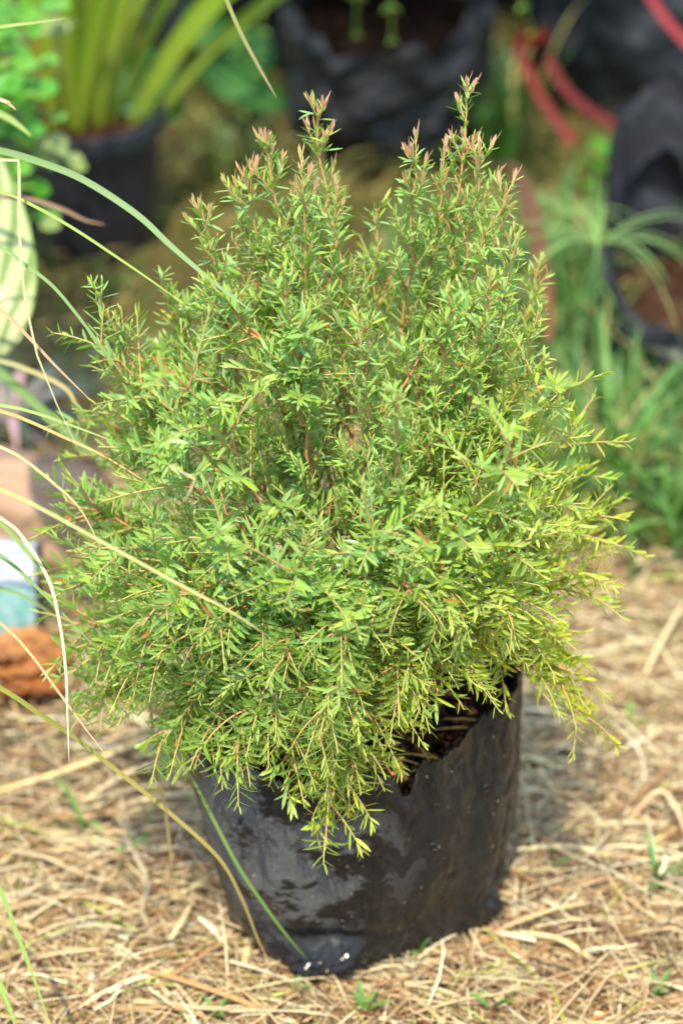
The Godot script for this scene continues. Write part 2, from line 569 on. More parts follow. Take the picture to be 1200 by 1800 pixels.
func build_shrub() -> void:
	var shrub := thing("shrub", "bushy feathery green shrub with orange stems growing in the black grow bag", "shrub", Vector3(0, 0, 0))
	var bark := mat(0.65, 0.35)
	var twig_mb := MB.new()
	var brown := Color(0.491, 0.2016, 0.0723)
	var tan_ := Color(0.5776, 0.3231, 0.1384)
	var up := [
		Vector3(-0.0758, 0.6318, -0.06), Vector3(-0.0388, 0.6397, -0.09), Vector3(-0.0261, 0.6052, -0.03), Vector3(-0.1196, 0.5967, -0.03), Vector3(0.0022, 0.5603, -0.09), Vector3(0.0278, 0.6326, -0.06), Vector3(0.0637, 0.6525, -0.09), Vector3(0.0722, 0.6254, -0.06), Vector3(0.0896, 0.6018, -0.04), Vector3(0.0973, 0.5936, 0.01), Vector3(0.1106, 0.5385, 0.02), Vector3(-0.1925, 0.5318, -0.02), Vector3(-0.1515, 0.516, -0.07), Vector3(-0.0978, 0.5937, -0.07), Vector3(-0.086, 0.6104, -0.06), Vector3(-0.0502, 0.6154, -0.04), Vector3(-0.0608, 0.5826, 0.04), Vector3(0.0485, 0.5751, 0.05), Vector3(-0.0079, 0.5549, 0.06), Vector3(0.0138, 0.5331, 0.12), Vector3(0.1191, 0.5157, -0.09), Vector3(0.0746, 0.5835, 0.05), Vector3(0.0481, 0.6144, -0.07), Vector3(0.0744, 0.5822, -0.02)]
	var wide := [
		Vector3(0.1255, 0.5036, 0.05), Vector3(-0.1931, 0.5045, 0), Vector3(-0.2034, 0.4091, -0.06), Vector3(-0.2203, 0.3857, 0.02), Vector3(-0.224, 0.3002, -0.03), Vector3(-0.2187, 0.3044, 0.06), Vector3(-0.2073, 0.3765, 0.1), Vector3(0.1426, 0.4235, 0), Vector3(0.1602, 0.3815, 0.03), Vector3(0.1437, 0.3412, 0.05), Vector3(0.1084, 0.4481, 0.11), Vector3(-0.1344, 0.5386, 0.1), Vector3(-0.1533, 0.493, 0.125), Vector3(0.0874, 0.5022, 0.14), Vector3(0.0515, 0.4515, 0.15), Vector3(-0.0046, 0.457, 0.165), Vector3(-0.06, 0.4325, 0.175), Vector3(-0.1161, 0.4459, 0.155), Vector3(-0.1676, 0.4202, 0.13), Vector3(0.0922, 0.4269, 0.14)]
	var droop := [
		Vector3(-0.2101, 0.244, 0.09), Vector3(-0.1771, 0.3061, 0.13), Vector3(-0.1541, 0.243, 0.13), Vector3(-0.1012, 0.2692, 0.175), Vector3(-0.1246, 0.2515, 0.15), Vector3(-0.0343, 0.1931, 0.17), Vector3(-0.017, 0.2341, 0.16), Vector3(0.0162, 0.3051, 0.145), Vector3(0.0681, 0.3306, 0.11), Vector3(0.0439, 0.3062, 0.14), Vector3(-0.0627, 0.2407, 0.165), Vector3(0.1546, 0.2502, 0.1), Vector3(0.1343, 0.2785, 0.08), Vector3(-0.0687, 0.3495, 0.175), Vector3(-0.023, 0.3731, 0.175), Vector3(-0.1182, 0.3658, 0.165), Vector3(0.022, 0.4019, 0.17), Vector3(0.0926, 0.3666, 0.14), Vector3(-0.2123, 0.2935, 0.1), Vector3(-0.0382, 0.3113, 0.2), Vector3(-0.0858, 0.2906, 0.155), Vector3(0.0532, 0.3878, 0.15), Vector3(-0.1541, 0.3906, 0.18)]
	var sets := [up, wide, droop]
	var laterals := []
	for kind in 3:
		for tip in sets[kind]:
			var a := atan2(tip.z - 0.02, tip.x + 0.01)
			var base := Vector3(cos(a) * rnd(0.008, 0.03), 0.186, sin(a) * rnd(0.008, 0.03))
			var mid: Vector3
			match kind:
				0: mid = base.lerp(tip, 0.42) + Vector3((tip.x - base.x) * 0.22, 0.02, (tip.z - base.z) * 0.22)
				1: mid = base.lerp(tip, 0.45) + Vector3(0, 0.05 + 0.1 * maxf(0.0, tip.y - 0.25), 0)
				_: mid = base.lerp(tip, 0.55) + Vector3(0, 0.13 + 0.25 * maxf(0.0, 0.28 - tip.y), 0)
			var n := 16
			var pts := bez(base, mid, tip, n)
			for i in range(2, n):
				pts[i] += rvec() * 0.0035
			grow(pts)
			var rs := []
			for i in n + 1: rs.append(lerpf(0.0029 if kind == 0 else 0.0022, 0.00055, pow(float(i) / n, 0.8)))
			var mb := MB.new()
			mb.tube(pts, rs, 6, jitter(brown, 0.15), jitter(tan_, 0.1), false)
			obj("branch", mb.mesh(), bark, shrub)
			leafy(pts.slice(n - 5), 0.0, 0.0026 if kind == 0 else 0.0032, 0.0122 if kind == 0 else 0.0150, 0.0 if kind == 0 else 0.5)
			# side shoots along the outer part, shorter towards the tip
			var s := 5 if kind == 0 else 6
			var flip := rng.randf() * TAU
			for i in range(s, n):
				for rep in ((3 if i > 8 else 2) if kind == 0 else (2 if i % 2 == 0 else 1)):
					var f := float(i) / n
					var p: Vector3 = pts[i].lerp(pts[i + 1], rng.randf())
					var d: Vector3 = (pts[i + 1] - pts[i - 1]).normalized()
					flip += 2.4 + rng.randfn(0.0, 0.3)
					var u := d.cross(Vector3(0.2, 0.3, 1.0)).normalized()
					var out := u * cos(flip) + u.cross(d) * sin(flip)
					var len := lerpf(0.085, 0.012, clampf((f - 0.35) / 0.6, 0.0, 1.0)) * rnd(0.75, 1.25)
					if kind > 0:
						len = lerpf(0.10, 0.035, clampf((f - 0.35) / 0.62, 0.0, 1.0)) * rnd(0.7, 1.25)
						out.y *= 0.45
						if kind == 2: len *= 0.8
					laterals.append([p, (d * 0.8 + out * (0.48 if kind == 0 else 0.8)).normalized(), len, kind])
	# fill the crown between the branches
	for i in 260:
		var y := rnd(0.2, 0.56)
		var k := crown_radius(y)
		var a := rng.randf() * TAU
		if sin(a) < -0.2 and rng.randf() < 0.5: continue
		var r := sqrt(rnd(0.35, 1.0))
		var p := Vector3(k[0] + cos(a) * k[1] * r, y, k[2] + sin(a) * k[3] * r)
		if y < 0.3 and p.x > 0.0 and p.z > -0.02: continue
		if absf(p.x + 0.03) < 0.06 and y > 0.37 and y < 0.48 and p.z > 0.0: continue
		var best := 1e9
		var at := 0
		for j in sk_pos.size():
			var d := p - sk_pos[j]
			var l := d.length()
			var cost := l * (1.35 - 0.6 * d.dot(sk_dir[j]) / maxf(l, 1e-4)) + (0.05 if l < 0.035 else 0.0)
			if cost < best:
				best = cost
				at = j
		var q := sk_pos[at]
		var l := (p - q).length()
		if l > 0.18 or l < 0.02: continue
		var pts := bez(q, q + (sk_dir[at] * 0.6 + (p - q).normalized() * 0.4) * l * 0.5, p, 7)
		grow(pts)
		twig_mb.tube(pts, [0.0012, 0.0011, 0.001, 0.0009, 0.0008, 0.0007, 0.0006, 0.0005], 4, brown, tan_, false)
		leafy(pts, 0.3, 0.0031, 0.0152, 0.5)
		for m in 2:
			laterals.append([pts[2 + m], ((p - q).normalized() + rvec() * 0.75).normalized(), rnd(0.03, 0.055), 1])
	for e in laterals:
		var p: Vector3 = e[0]
		var d: Vector3 = e[1]
		var l: float = e[2]
		var sag := Vector3(0, 0.18 if e[3] == 0 else (-0.18 if e[3] == 1 else -0.42), 0)
		var pts := bez(p, p + d * l * 0.5, p + (d + sag).normalized() * l + rvec() * l * 0.06, 5)
		twig_mb.tube(pts, [0.0009, 0.0008, 0.0007, 0.0006, 0.0005, 0.0004], 4, jitter(Color(0.4452, 0.2307, 0.107), 0.2), jitter(Color(0.491, 0.4342, 0.1384), 0.1), false)
		leafy(pts, 0.1, 0.0025 if e[3] == 0 else 0.0031, 0.0122 if e[3] == 0 else 0.0160, 0.0 if e[3] == 0 else 0.55)
	tag(obj("twigs", twig_mb.mesh(), bark, shrub), "", "", "", "stuff")
	# leaves: the 300 that show largest are pieces of their own, the rest one mass
	var eye := Vector3(-0.023, 1.317, 1.469)
	var scored := []
	for i in leaf_at.size():
		var p: Vector3 = leaf_at[i][0]
		var v := (eye - p).normalized()
		scored.append([(p - Vector3(-0.03, 0.33, 0.0)).dot(v) * 3.0 + absf(v.dot(leaf_at[i][2])) * 0.25 + leaf_at[i][3] * 10.0, i])
	scored.sort_custom(func(a, b): return a[0] > b[0])
	var green := mat(0.4, 0.5, Color(0.75, 0.85, 0.3))
	var own := {}
	for k in 300: own[scored[k][1]] = true
	var mass := MB.new()
	var wet := MB.new()
	for i in leaf_at.size():
		if own.has(i):
			var one := MB.new()
			add_leaf(one, leaf_at[i])
			obj("leaf", one.mesh(), green, shrub)
		else:
			add_leaf(wet if rng.randf() < 0.07 else mass, leaf_at[i])
	tag(obj("foliage", mass.mesh(), green, shrub), "", "", "", "stuff")
	tag(obj("wet_foliage", wet.mesh(), mat(0.13, 0.7, Color(0.75, 0.85, 0.3)), shrub), "", "", "", "stuff")
	# pinkish new growth on the topmost shoots
	var pink := mat(0.5, 0.4, Color(0.6, 0.4, 0.3))
	tips.sort_custom(func(a, b): return a[0].y > b[0].y)
	for k in mini(90, tips.size()):
		var p: Vector3 = tips[k][0]
		var d: Vector3 = (tips[k][1] + Vector3(0, 0.5, 0)).normalized()
		var mb := MB.new()
		for j in 4:
			var a := j * PI / 2 + rng.randf()
			var u := d.cross(Vector3(0.2, 0.1, 1)).normalized()
			var o := u * cos(a) + u.cross(d) * sin(a)
			var l := rnd(0.007, 0.013) * (1.0 if k < 45 else 0.8)
			add_leaf(mb, [p - d * 0.002 * j, (d + o * 0.25).normalized(), o, l, l * 0.22, jitter(Color(0.7157, 0.4125, 0.2874).lerp(Color(0.552, 0.5271, 0.1384), clampf(k / 90.0, 0.0, 1.0) * 0.8), 0.1), 0.0])
		obj("shoot_tip", mb.mesh(), pink, shrub)
	print("leaves ", leaf_at.size(), " laterals ", laterals.size(), " tips ", tips.size())

# ------------------------------------------------------------------ long grass leaning in from the left
func grass_blade(pts: Array, w: float, c0: Color, c1: Color, label: String, rooted := true, sharp := false) -> void:
	var line := pts.duplicate()
	if rooted:
		var p: Vector3 = pts[0]
		var q: Vector3 = pts[1]
		var back := (p - q).normalized()
		line.push_front(p + back * 0.07 + Vector3(-0.01, -0.004, 0))
		line.push_front(p + back * 0.13 + Vector3(-0.04, -0.05 - p.y * 0.12, 0))
		line.push_front(Vector3(p.x - 0.26, 0.0, p.z - 0.03))
	var sm: Array = line if sharp else smooth(line, 6)
	var mb := MB.new()
	mb.strip(sm, widths(sm.size(), w, "grass"), Vector3(0.15, 0.6, 0.78), c0 * 0.72, c1 * 0.72, 0.35)
	tag(obj("grass_stalk", mb.mesh(), mat(0.5, 0.4, Color(0.5, 0.6, 0.25))), label, "grass stalk", "long grass blades leaning across the shrub")

func build_blades() -> void:
	var gr := Color(0.2159, 0.3515, 0.107)
	var lg := Color(0.3813, 0.5149, 0.107)
	var ta := Color(0.6724, 0.4793, 0.2159)
	var br := Color(0.305, 0.1746, 0.1022)
	var pale := Color(0.7605, 0.6724, 0.3515)
	grass_blade([Vector3(-0.2688, 0.5969, -0.1142), Vector3(-0.2342, 0.5961, -0.0938), Vector3(-0.2023, 0.5928, -0.0718), Vector3(-0.165, 0.5805, -0.0439), Vector3(-0.1401, 0.5698, -0.0171), Vector3(-0.1119, 0.5579, 0.0105), Vector3(-0.0842, 0.5486, 0.0364)], 0.0052, gr, Color(0.305, 0.4342, 0.1878), "broad green blade crossing in front of the left black pot")
	grass_blade([Vector3(-0.2516, 0.625, 0.0106), Vector3(-0.2271, 0.6161, 0.0164), Vector3(-0.2006, 0.6034, 0.0246), Vector3(-0.1742, 0.5888, 0.0341), Vector3(-0.1477, 0.5736, 0.044), Vector3(-0.125, 0.5597, 0.053)], 0.0022, lg, lg, "thin bright green blade just below the broad blade")
	grass_blade([Vector3(-0.2516, 0.5939, 0.0308), Vector3(-0.2327, 0.5831, 0.0378), Vector3(-0.2138, 0.5708, 0.0458), Vector3(-0.193, 0.5495, 0.0596), Vector3(-0.1779, 0.5327, 0.0705), Vector3(-0.1673, 0.521, 0.0781)], 0.0025, Color(0.305, 0.4678, 0.1559), gr, "thin green blade touching the shrub's upper left tip")
	grass_blade([Vector3(-0.2499, 0.6502, 0.0181), Vector3(-0.2346, 0.6499, 0.0183), Vector3(-0.2342, 0.6442, 0.022), Vector3(-0.2342, 0.6192, 0.0382), Vector3(-0.2331, 0.591, 0.0565), Vector3(-0.229, 0.5676, 0.0718), Vector3(-0.2223, 0.5425, 0.088), Vector3(-0.2096, 0.5159, 0.1053), Vector3(-0.1932, 0.4871, 0.124)], 0.0019, pale, Color(0.6172, 0.5776, 0.305), "pale yellow bent stalk hanging down at far left", true, true)
	grass_blade([Vector3(-0.3016, 0.4689, -0.3054), Vector3(-0.2717, 0.4666, -0.3039), Vector3(-0.2487, 0.4604, -0.2998), Vector3(-0.2302, 0.4531, -0.2951), Vector3(-0.2137, 0.45, -0.2931)], 0.0042, br, br, "curved brown dead blade in front of the left pot")
	grass_blade([Vector3(-0.2545, 0.5502, 0.0353), Vector3(-0.2334, 0.5335, 0.0462), Vector3(-0.2143, 0.5165, 0.0572), Vector3(-0.1913, 0.4976, 0.0695)], 0.0026, ta, Color(0.552, 0.3515, 0.1946), "straight tan blade ending at the shrub's left edge")
	grass_blade([Vector3(-0.2873, 0.4073, -0.1461), Vector3(-0.2633, 0.401, -0.142), Vector3(-0.2362, 0.39, -0.1349), Vector3(-0.2266, 0.3783, -0.1273), Vector3(-0.2196, 0.3673, -0.1201)], 0.0044, gr, ta, "green blade with a folded tan tip behind the shrub's left")
	grass_blade([Vector3(-0.3016, 0.3507, -0.2286), Vector3(-0.2763, 0.3322, -0.2166), Vector3(-0.2487, 0.3121, -0.2035), Vector3(-0.2256, 0.2955, -0.1927), Vector3(-0.2003, 0.2801, -0.1827)], 0.0085, Color(0.1878, 0.3325, 0.0685), gr, "wide blurred green blade low behind the shrub's left")
	grass_blade([Vector3(-0.2516, 0.5055, 0.0882), Vector3(-0.2271, 0.501, 0.0911), Vector3(-0.2006, 0.4934, 0.0961), Vector3(-0.1696, 0.4836, 0.1024)], 0.0024, Color(0.4125, 0.5776, 0.1878), lg, "light green blade lying above the orange blade")
	grass_blade([Vector3(-0.2516, 0.5023, 0.0903), Vector3(-0.2308, 0.4963, 0.0942), Vector3(-0.2082, 0.4877, 0.0998), Vector3(-0.1817, 0.4773, 0.1065), Vector3(-0.1507, 0.4614, 0.1168)], 0.0023, Color(0.7605, 0.4342, 0.0887), Color(0.7305, 0.5149, 0.1878), "orange yellow blade lying over the shrub's left leaves")
	grass_blade([Vector3(-0.2516, 0.4827, 0.103), Vector3(-0.2327, 0.4741, 0.1086), Vector3(-0.2138, 0.4614, 0.1168), Vector3(-0.1968, 0.4478, 0.1257), Vector3(-0.1825, 0.4259, 0.1399)], 0.0021, Color(0.807, 0.6308, 0.3515), ta, "cream coloured blade in front of the fallen log")
	grass_blade([Vector3(-0.2402, 0.5018, 0.186), Vector3(-0.2097, 0.4898, 0.1938), Vector3(-0.1666, 0.4699, 0.2067), Vector3(-0.1199, 0.4485, 0.2206), Vector3(-0.0948, 0.4374, 0.2278), Vector3(-0.0704, 0.4241, 0.2365)], 0.0024, Color(0.3916, 0.5776, 0.1746), Color(0.6867, 0.5776, 0.2232), "longest green blade lying across the front of the shrub")
	grass_blade([Vector3(-0.2516, 0.4437, 0.1284), Vector3(-0.2346, 0.4316, 0.1362), Vector3(-0.2176, 0.4082, 0.1514), Vector3(-0.21, 0.3838, 0.1673), Vector3(-0.2059, 0.3568, 0.1848), Vector3(-0.2048, 0.3315, 0.2012), Vector3(-0.2036, 0.3055, 0.2181)], 0.0023, Color(0.8388, 0.6584, 0.305), Color(0.7913, 0.7454, 0.5776), "pale straw stalk hanging down past the shrub's lower left")
	grass_blade([Vector3(-0.2802, 0.3317, -0.0374), Vector3(-0.2568, 0.311, -0.0239), Vector3(-0.2398, 0.2932, -0.0124), Vector3(-0.2313, 0.285, -0.007)], 0.0036, gr, lg, "short green blade above the white printed packet")
	grass_blade([Vector3(-0.2545, 0.4116, 0.1254), Vector3(-0.2334, 0.3968, 0.1349), Vector3(-0.2143, 0.3808, 0.1454), Vector3(-0.1837, 0.3545, 0.1624)], 0.0026, Color(0.305, 0.5149, 0.1559), gr, "green blade crossing the white and teal packet")
	grass_blade([Vector3(-0.2873, 0.2607, -0.0509), Vector3(-0.2633, 0.2537, -0.0464), Vector3(-0.2406, 0.2405, -0.0378)], 0.0034, Color(0.3515, 0.5149, 0.1878), gr, "soft green blade across the teal part of packet")
	grass_blade([Vector3(-0.2545, 0.3737, 0.1499), Vector3(-0.2334, 0.3561, 0.1614), Vector3(-0.2143, 0.3346, 0.1754), Vector3(-0.1952, 0.3128, 0.1895), Vector3(-0.1799, 0.2961, 0.2004)], 0.0019, Color(0.7605, 0.5149, 0.2159), ta, "thin tan blade in front of the orange dead leaf")
	grass_blade([Vector3(-0.2545, 0.3365, 0.1741), Vector3(-0.2293, 0.3035, 0.162), Vector3(-0.2091, 0.2729, 0.1483), Vector3(-0.184, 0.2368, 0.1382), Vector3(-0.1458, 0.1915, 0.1341), Vector3(-0.1128, 0.1461, 0.1301), Vector3(-0.0969, 0.1019, 0.1253), Vector3(-0.0852, 0.0558, 0.1217), Vector3(-0.0701, 0.0096, 0.1182)], 0.0033, Color(0.4342, 0.552, 0.0887), Color(0.6172, 0.4125, 0.1746), "long blade turning from green to tan beside the grow bag")
	grass_blade([Vector3(-0.1316, 0.2133, 0.117), Vector3(-0.1162, 0.1747, 0.1206), Vector3(-0.0983, 0.1332, 0.1261), Vector3(-0.08, 0.0974, 0.1279), Vector3(-0.0635, 0.0658, 0.1269), Vector3(-0.0497, 0.0396, 0.1225)], 0.0026, Color(0.2623, 0.4342, 0.1022), Color(0.1878, 0.305, 0.0802), "green blade lying against the front of the grow bag", false)
	grass_blade([Vector3(-0.1619, 0.278, 0.0929), Vector3(-0.1595, 0.2177, 0.0819), Vector3(-0.1559, 0.1522, 0.0744), Vector3(-0.1538, 0.0886, 0.0657), Vector3(-0.1603, 0.0307, 0.0532), Vector3(-0.1707, -0.017, 0.0341)], 0.0022, ta, Color(0.6445, 0.4342, 0.1878), "upright tan stalk standing just left of the grow bag", false)
	grass_blade([Vector3(-0.1091, 0.6971, -0.1793), Vector3(-0.1034, 0.6834, -0.1704), Vector3(-0.0941, 0.6657, -0.1589), Vector3(-0.0819, 0.6466, -0.1465), Vector3(-0.0693, 0.6282, -0.1346)], 0.0029, Color(0.305, 0.3515, 0.0762), Color(0.305, 0.2623, 0.117), "olive blade hanging from above in front of the back bag", false)
	grass_blade([Vector3(-0.2659, 0.678, -0.143), Vector3(-0.2398, 0.6807, -0.1448), Vector3(-0.2173, 0.6834, -0.1465)], 0.0028, Color(0.4342, 0.5776, 0.1559), Color(0.3515, 0.4564, 0.1022), "pale blade across the small leaved bush at top left")
	grass_blade([Vector3(-0.2516, 0.676, -0.0225), Vector3(-0.2441, 0.6731, -0.0206), Vector3(-0.2388, 0.6696, -0.0184)], 0.0028, Color(0.7605, 0.5149, 0.3515), Color(0.6867, 0.4564, 0.2623), "short pinkish blade tip at the left edge")
	grass_blade([Vector3(-0.2873, 0.5667, -0.2496), Vector3(-0.272, 0.5593, -0.2448), Vector3(-0.2607, 0.5513, -0.2396)], 0.0060, gr, lg, "short wide green blade below the small leaved bush")
	grass_blade([Vector3(-0.2445, 0.2726, 0.2991), Vector3(-0.2317, 0.2456, 0.3166), Vector3(-0.2207, 0.2211, 0.3325), Vector3(-0.209, 0.1919, 0.3515)], 0.0030, Color(0.305, 0.4793, 0.1274), lg, "green blade rising at the lower left corner")
	grass_blade([Vector3(-0.2405, 0.2588, 0.3677), Vector3(-0.2327, 0.2475, 0.375), Vector3(-0.2242, 0.2282, 0.3875)], 0.0050, Color(0.3515, 0.552, 0.1559), lg, "wider green blade in the bottom left corner")
	grass_blade([Vector3(-0.13, 0.5244, 0.1952), Vector3(-0.114, 0.5173, 0.1998), Vector3(-0.1172, 0.5113, 0.2037), Vector3(-0.1208, 0.5054, 0.2075)], 0.0014, pale, ta, "tiny folded straw caught on the shrub's left leaves", false, true)

# ------------------------------------------------------------------ shared builders for what stands behind
func lathe(mb: MB, prof: Array, seg: int, col: Color) -> void:
	mb.grid(prof.size() - 1, seg, func(s: float, t: float):
		var q: Array = prof[int(round(s * (prof.size() - 1)))]
		return Vector3(cos(TAU * t) * q[0], q[1], sin(TAU * t) * q[0])
	, func(_s, _t): return col, true)

func soil_disc(label: String, at: Vector3, r: float, col: Color) -> void:
	var mb := MB.new()
	mb.grid(10, 40, func(s: float, t: float):
		var x := cos(TAU * t) * r * s
		var z := sin(TAU * t) * r * s
		return Vector3(x, 0.012 * noise.get_noise_2d((x + at.x) * 120.0, (z + at.z) * 120.0), z)
	, func(_s, _t): return jitter(col, 0.4), true)
	for i in 260:
		var a := rng.randf() * TAU
		var q := sqrt(rng.randf()) * r * 0.94
		mb.chip(Vector3(cos(a) * q, 0.003, sin(a) * q), Basis(Vector3.UP, rng.randf() * TAU) * Basis(Vector3.RIGHT, rng.randfn(0, 0.5)), Vector3(rnd(0.004, 0.012), rnd(0.002, 0.004), rnd(0.003, 0.006)), jitter(col * rnd(0.6, 2.2), 0.2))
	var o := obj("potting_soil", mb.mesh(), mat(0.95, 0.2))
	o.position = at
	tag(o, label, "soil", "", "stuff")

# a slumped black plastic bag: radius and rim height from ring keys
func slumped_bag(label: String, at: Vector3, rad: Array, rim: Array, bulge: float, salt: float, rough: float, col: Color) -> void:
	var o := thing("grow_bag", label, "grow bag", at)
	var mb := MB.new()
	var pt := func(t: float, s: float) -> Vector3:
		var deg := t * 360.0
		var a := deg_to_rad(deg)
		var r := ring(rad, deg) * (0.9 + bulge * sin(PI * minf(s, 1.0)) * 0.5 + 0.1 * s)
		r += noise.get_noise_3d(cos(a) * 16.0 + salt, s * 22.0, sin(a) * 16.0) * 0.018
		r += fine.get_noise_3d(cos(a) * 40.0 + salt, s * 26.0 + deg * 0.1, sin(a) * 40.0) * 0.005
		if s < 0.06: r -= 0.012 * pow(1.0 - s / 0.06, 2.0)
		return Vector3(cos(a) * r, s * (ring(rim, deg) + 0.035 * noise.get_noise_2d(cos(a) * 16.0 + salt, sin(a) * 16.0)) + 0.001, sin(a) * r)
	var dust := func(s: float, t: float) -> Color:
		var k := smoothstep(0.05, 0.5, noise.get_noise_3d(t * 70.0 + salt, s * 30.0, salt * 3.0))
		return col.lerp(Color(0.07, 0.073, 0.082), k * 0.8)
	mb.grid(60, 120, func(s: float, t: float): return pt.call(t, s), dust)
	mb.grid(8, 120, func(s: float, t: float):
		var p: Vector3 = pt.call(t, 1.0)
		return p - Vector3(p.x, 0, p.z).normalized() * (0.002 + 0.01 * s) - Vector3(0, s * minf(0.08, p.y * 0.7), 0), dust)
	obj("bag_wall", mb.mesh(), mat(rough, 0.5), o)

func leaf_mesh(l: float, w: float, droop: float, fold: float, col: Color, tip: Color, kind := "oval", wave := 0.0) -> ArrayMesh:
	# base at the origin, running along +z, face up
	var mb := MB.new()
	var pts := []
	for i in 9:
		var f := i / 8.0
		pts.append(Vector3(wave * l * sin(f * 5.0), -droop * l * f * f, l * f))
	mb.strip(pts, widths(9, w, kind), Vector3.UP, col, tip, fold)
	return mb.mesh()

func aim(p: Vector3, d: Vector3, up: Vector3) -> Transform3D:
	var z := d.normalized()
	var x := up.cross(z).normalized()
	return Transform3D(Basis(x, z.cross(x), z), p)

# ------------------------------------------------------------------ left: pot, strap leaved plant, bush, striped leaf, log, packet
func build_left() -> void:
	var pot := thing("nursery_pot", "black round nursery pot holding the strap leaved plant", "plant pot", Vector3(-0.335, 0.0, -1.165))
	pot.scale = Vector3(1.07, 1.05, 1.07)
	var black := mat(0.42, 0.5)
	var k := Color(0.016, 0.019, 0.022)
	var b := MB.new()
	lathe(b, [[0.0, 0.001], [0.074, 0.001], [0.079, 0.005], [0.092, 0.148], [0.0905, 0.149], [0.088, 0.1], [0.085, 0.06]], 64, k)
	obj("pot_wall", b.mesh(), black, pot)
	var rm_ := MB.new()
	lathe(rm_, [[0.0915, 0.142], [0.0975, 0.143], [0.0995, 0.146], [0.0995, 0.166], [0.0975, 0.169], [0.0935, 0.168], [0.092, 0.146]], 64, k * 1.25)
	obj("pot_rim", rm_.mesh(), black, pot)
	soil_disc("reddish brown soil in the black nursery pot under strap leaves", Vector3(-0.335, 0.152, -1.165), 0.09, Color(0.0343, 0.0144, 0.008))
	# strap leaved plant
	var strap := thing("strap_plant", "yellow green strap leaved plant rising from the black nursery pot", "plant", Vector3(-0.335, 0.15, -1.165))
	var sm := mat(0.4, 0.5, Color(0.6, 0.66, 0.16))
	for q in [[-0.075, -0.03, 0.40, 0], [-0.05, 0.02, 0.46, 0], [-0.03, -0.05, 0.5, 1], [-0.015, 0.03, 0.42, 0], [0.0, 0.0, 0.5, 0], [0.02, 0.03, 0.44, 2], [0.035, -0.02, 0.48, 0], [0.06, 0.03, 0.42, 0], [0.09, 0.0, 0.44, 0], [0.12, -0.03, 0.40, 0], [0.15, 0.02, 0.36, 0], [0.18, -0.02, 0.36, 0], [0.22, -0.01, 0.33, 0], [-0.11, 0.02, 0.36, 0], [-0.15, 0.0, 0.30, 0], [0.05, -0.06, 0.46, 0], [-0.06, 0.05, 0.33, 2], [0.01, 0.05, 0.30, 0]]:
		var p := Vector3(q[0] * 0.42, 0, q[1] * 0.5)
		var tip := Vector3(q[0] * 2.5 + 0.06, q[2], q[1] * 2.6)
		var mid := Vector3(q[0] * 0.8 + 0.015, q[2] * 0.6, q[1] * 0.9)
		var pts := bez(p, mid, tip, 12)
		var c = [Color(0.2016, 0.3916, 0.0252), Color(0.107, 0.2623, 0.0212), Color(0.4678, 0.3515, 0.0482)][q[3]]
		var mb := MB.new()
		var ws := []
		for i in 13: ws.append((0.008 + 0.008 * sin(PI * i / 12.0)) * (1.0 if i < 12 else 0.2))
		mb.strip(pts, ws, Vector3(0.1, 0.2, 1), jitter(Color(0.2159, 0.2705, 0.0273), 0.1), jitter(c, 0.2), 0.3)
		obj("leaf", mb.mesh(), sm, strap)
	# broad leaved plant beside the pot
	var br := thing("broad_leaf_plant", "dull green broad leaved plant between the nursery pot and the back bag", "plant", Vector3(-0.14, 0.0, -1.42))
	var bm := mat(0.5, 0.4, Color(0.3, 0.5, 0.25))
	for q in [[Vector3(-0.2851, 0.2057, -1.22), Vector3(-0.2121, 0.1612, -1.167), 0.072], [Vector3(-0.1944, 0.1283, -1.396), Vector3(-0.0903, 0.105, -1.321), 0.045], [Vector3(-0.2271, 0.1066, -1.56), Vector3(-0.1742, 0.1319, -1.577), 0.06], [Vector3(-0.159, 0.1066, -1.56), Vector3(-0.1197, 0.0818, -1.485), 0.05]]:
		var a: Vector3 = q[0] - br.position
		var e: Vector3 = q[1] - br.position
		var stem := MB.new()
		stem.tube(bez(Vector3(rnd(-0.01, 0.01), 0, 0), Vector3(a.x * 0.4, a.y * 0.9, a.z * 0.3), a, 8), [0.0028, 0.0028, 0.0026, 0.0026, 0.0024, 0.0024, 0.0022, 0.002, 0.002], 6, Color(0.1559, 0.2016, 0.0319), Color(0.1559, 0.2384, 0.0452))
		obj("stem", stem.mesh(), bm, br)
		var mb := MB.new()
		mb.grid(10, 14, func(s: float, t: float):
			var u := t * 2.0 - 1.0
			var w: float = q[2] * 0.62 * pow(sin(PI * clampf(s * 0.93 + 0.06, 0.0, 1.0)), 0.6) * (1.15 - 0.5 * s)
			var side := (e - a).cross(Vector3(0, 0.55, 0.83)).normalized()
			return a.lerp(e, s) + side * u * w + Vector3(0, 0.55, 0.83) * (0.012 * absf(u) - 0.02 * s * s + 0.002 * sin(s * 40.0 + absf(u) * 10.0))
		, func(s: float, t: float): return Color(0.0252, 0.107, 0.0194).lerp(Color(0.0612, 0.1812, 0.0343), exp(-pow((t - 0.5) * 30.0, 2.0))).lerp(Color(0.0452, 0.15, 0.0252), 0.5 + 0.5 * sin(s * 40.0 + absf(t - 0.5) * 20.0) if s > 0.05 else 0.0))
		obj("leaf", mb.mesh(), bm, br)
	# small leaved bush in the upper left corner
	var bush := thing("leafy_bush", "bright green small round leaved bush at the upper left corner", "bush", Vector3(-0.56, 0.0, -0.72))
	var gm := mat(0.4, 0.5, Color(0.55, 0.72, 0.2))
	var greens := [Color(0.0887, 0.305, 0.0212), Color(0.1441, 0.3712, 0.0369), Color(0.0723, 0.2705, 0.0212), Color(0.2542, 0.3325, 0.107), Color(0.2462, 0.3813, 0.0802)]
	var meshes := []
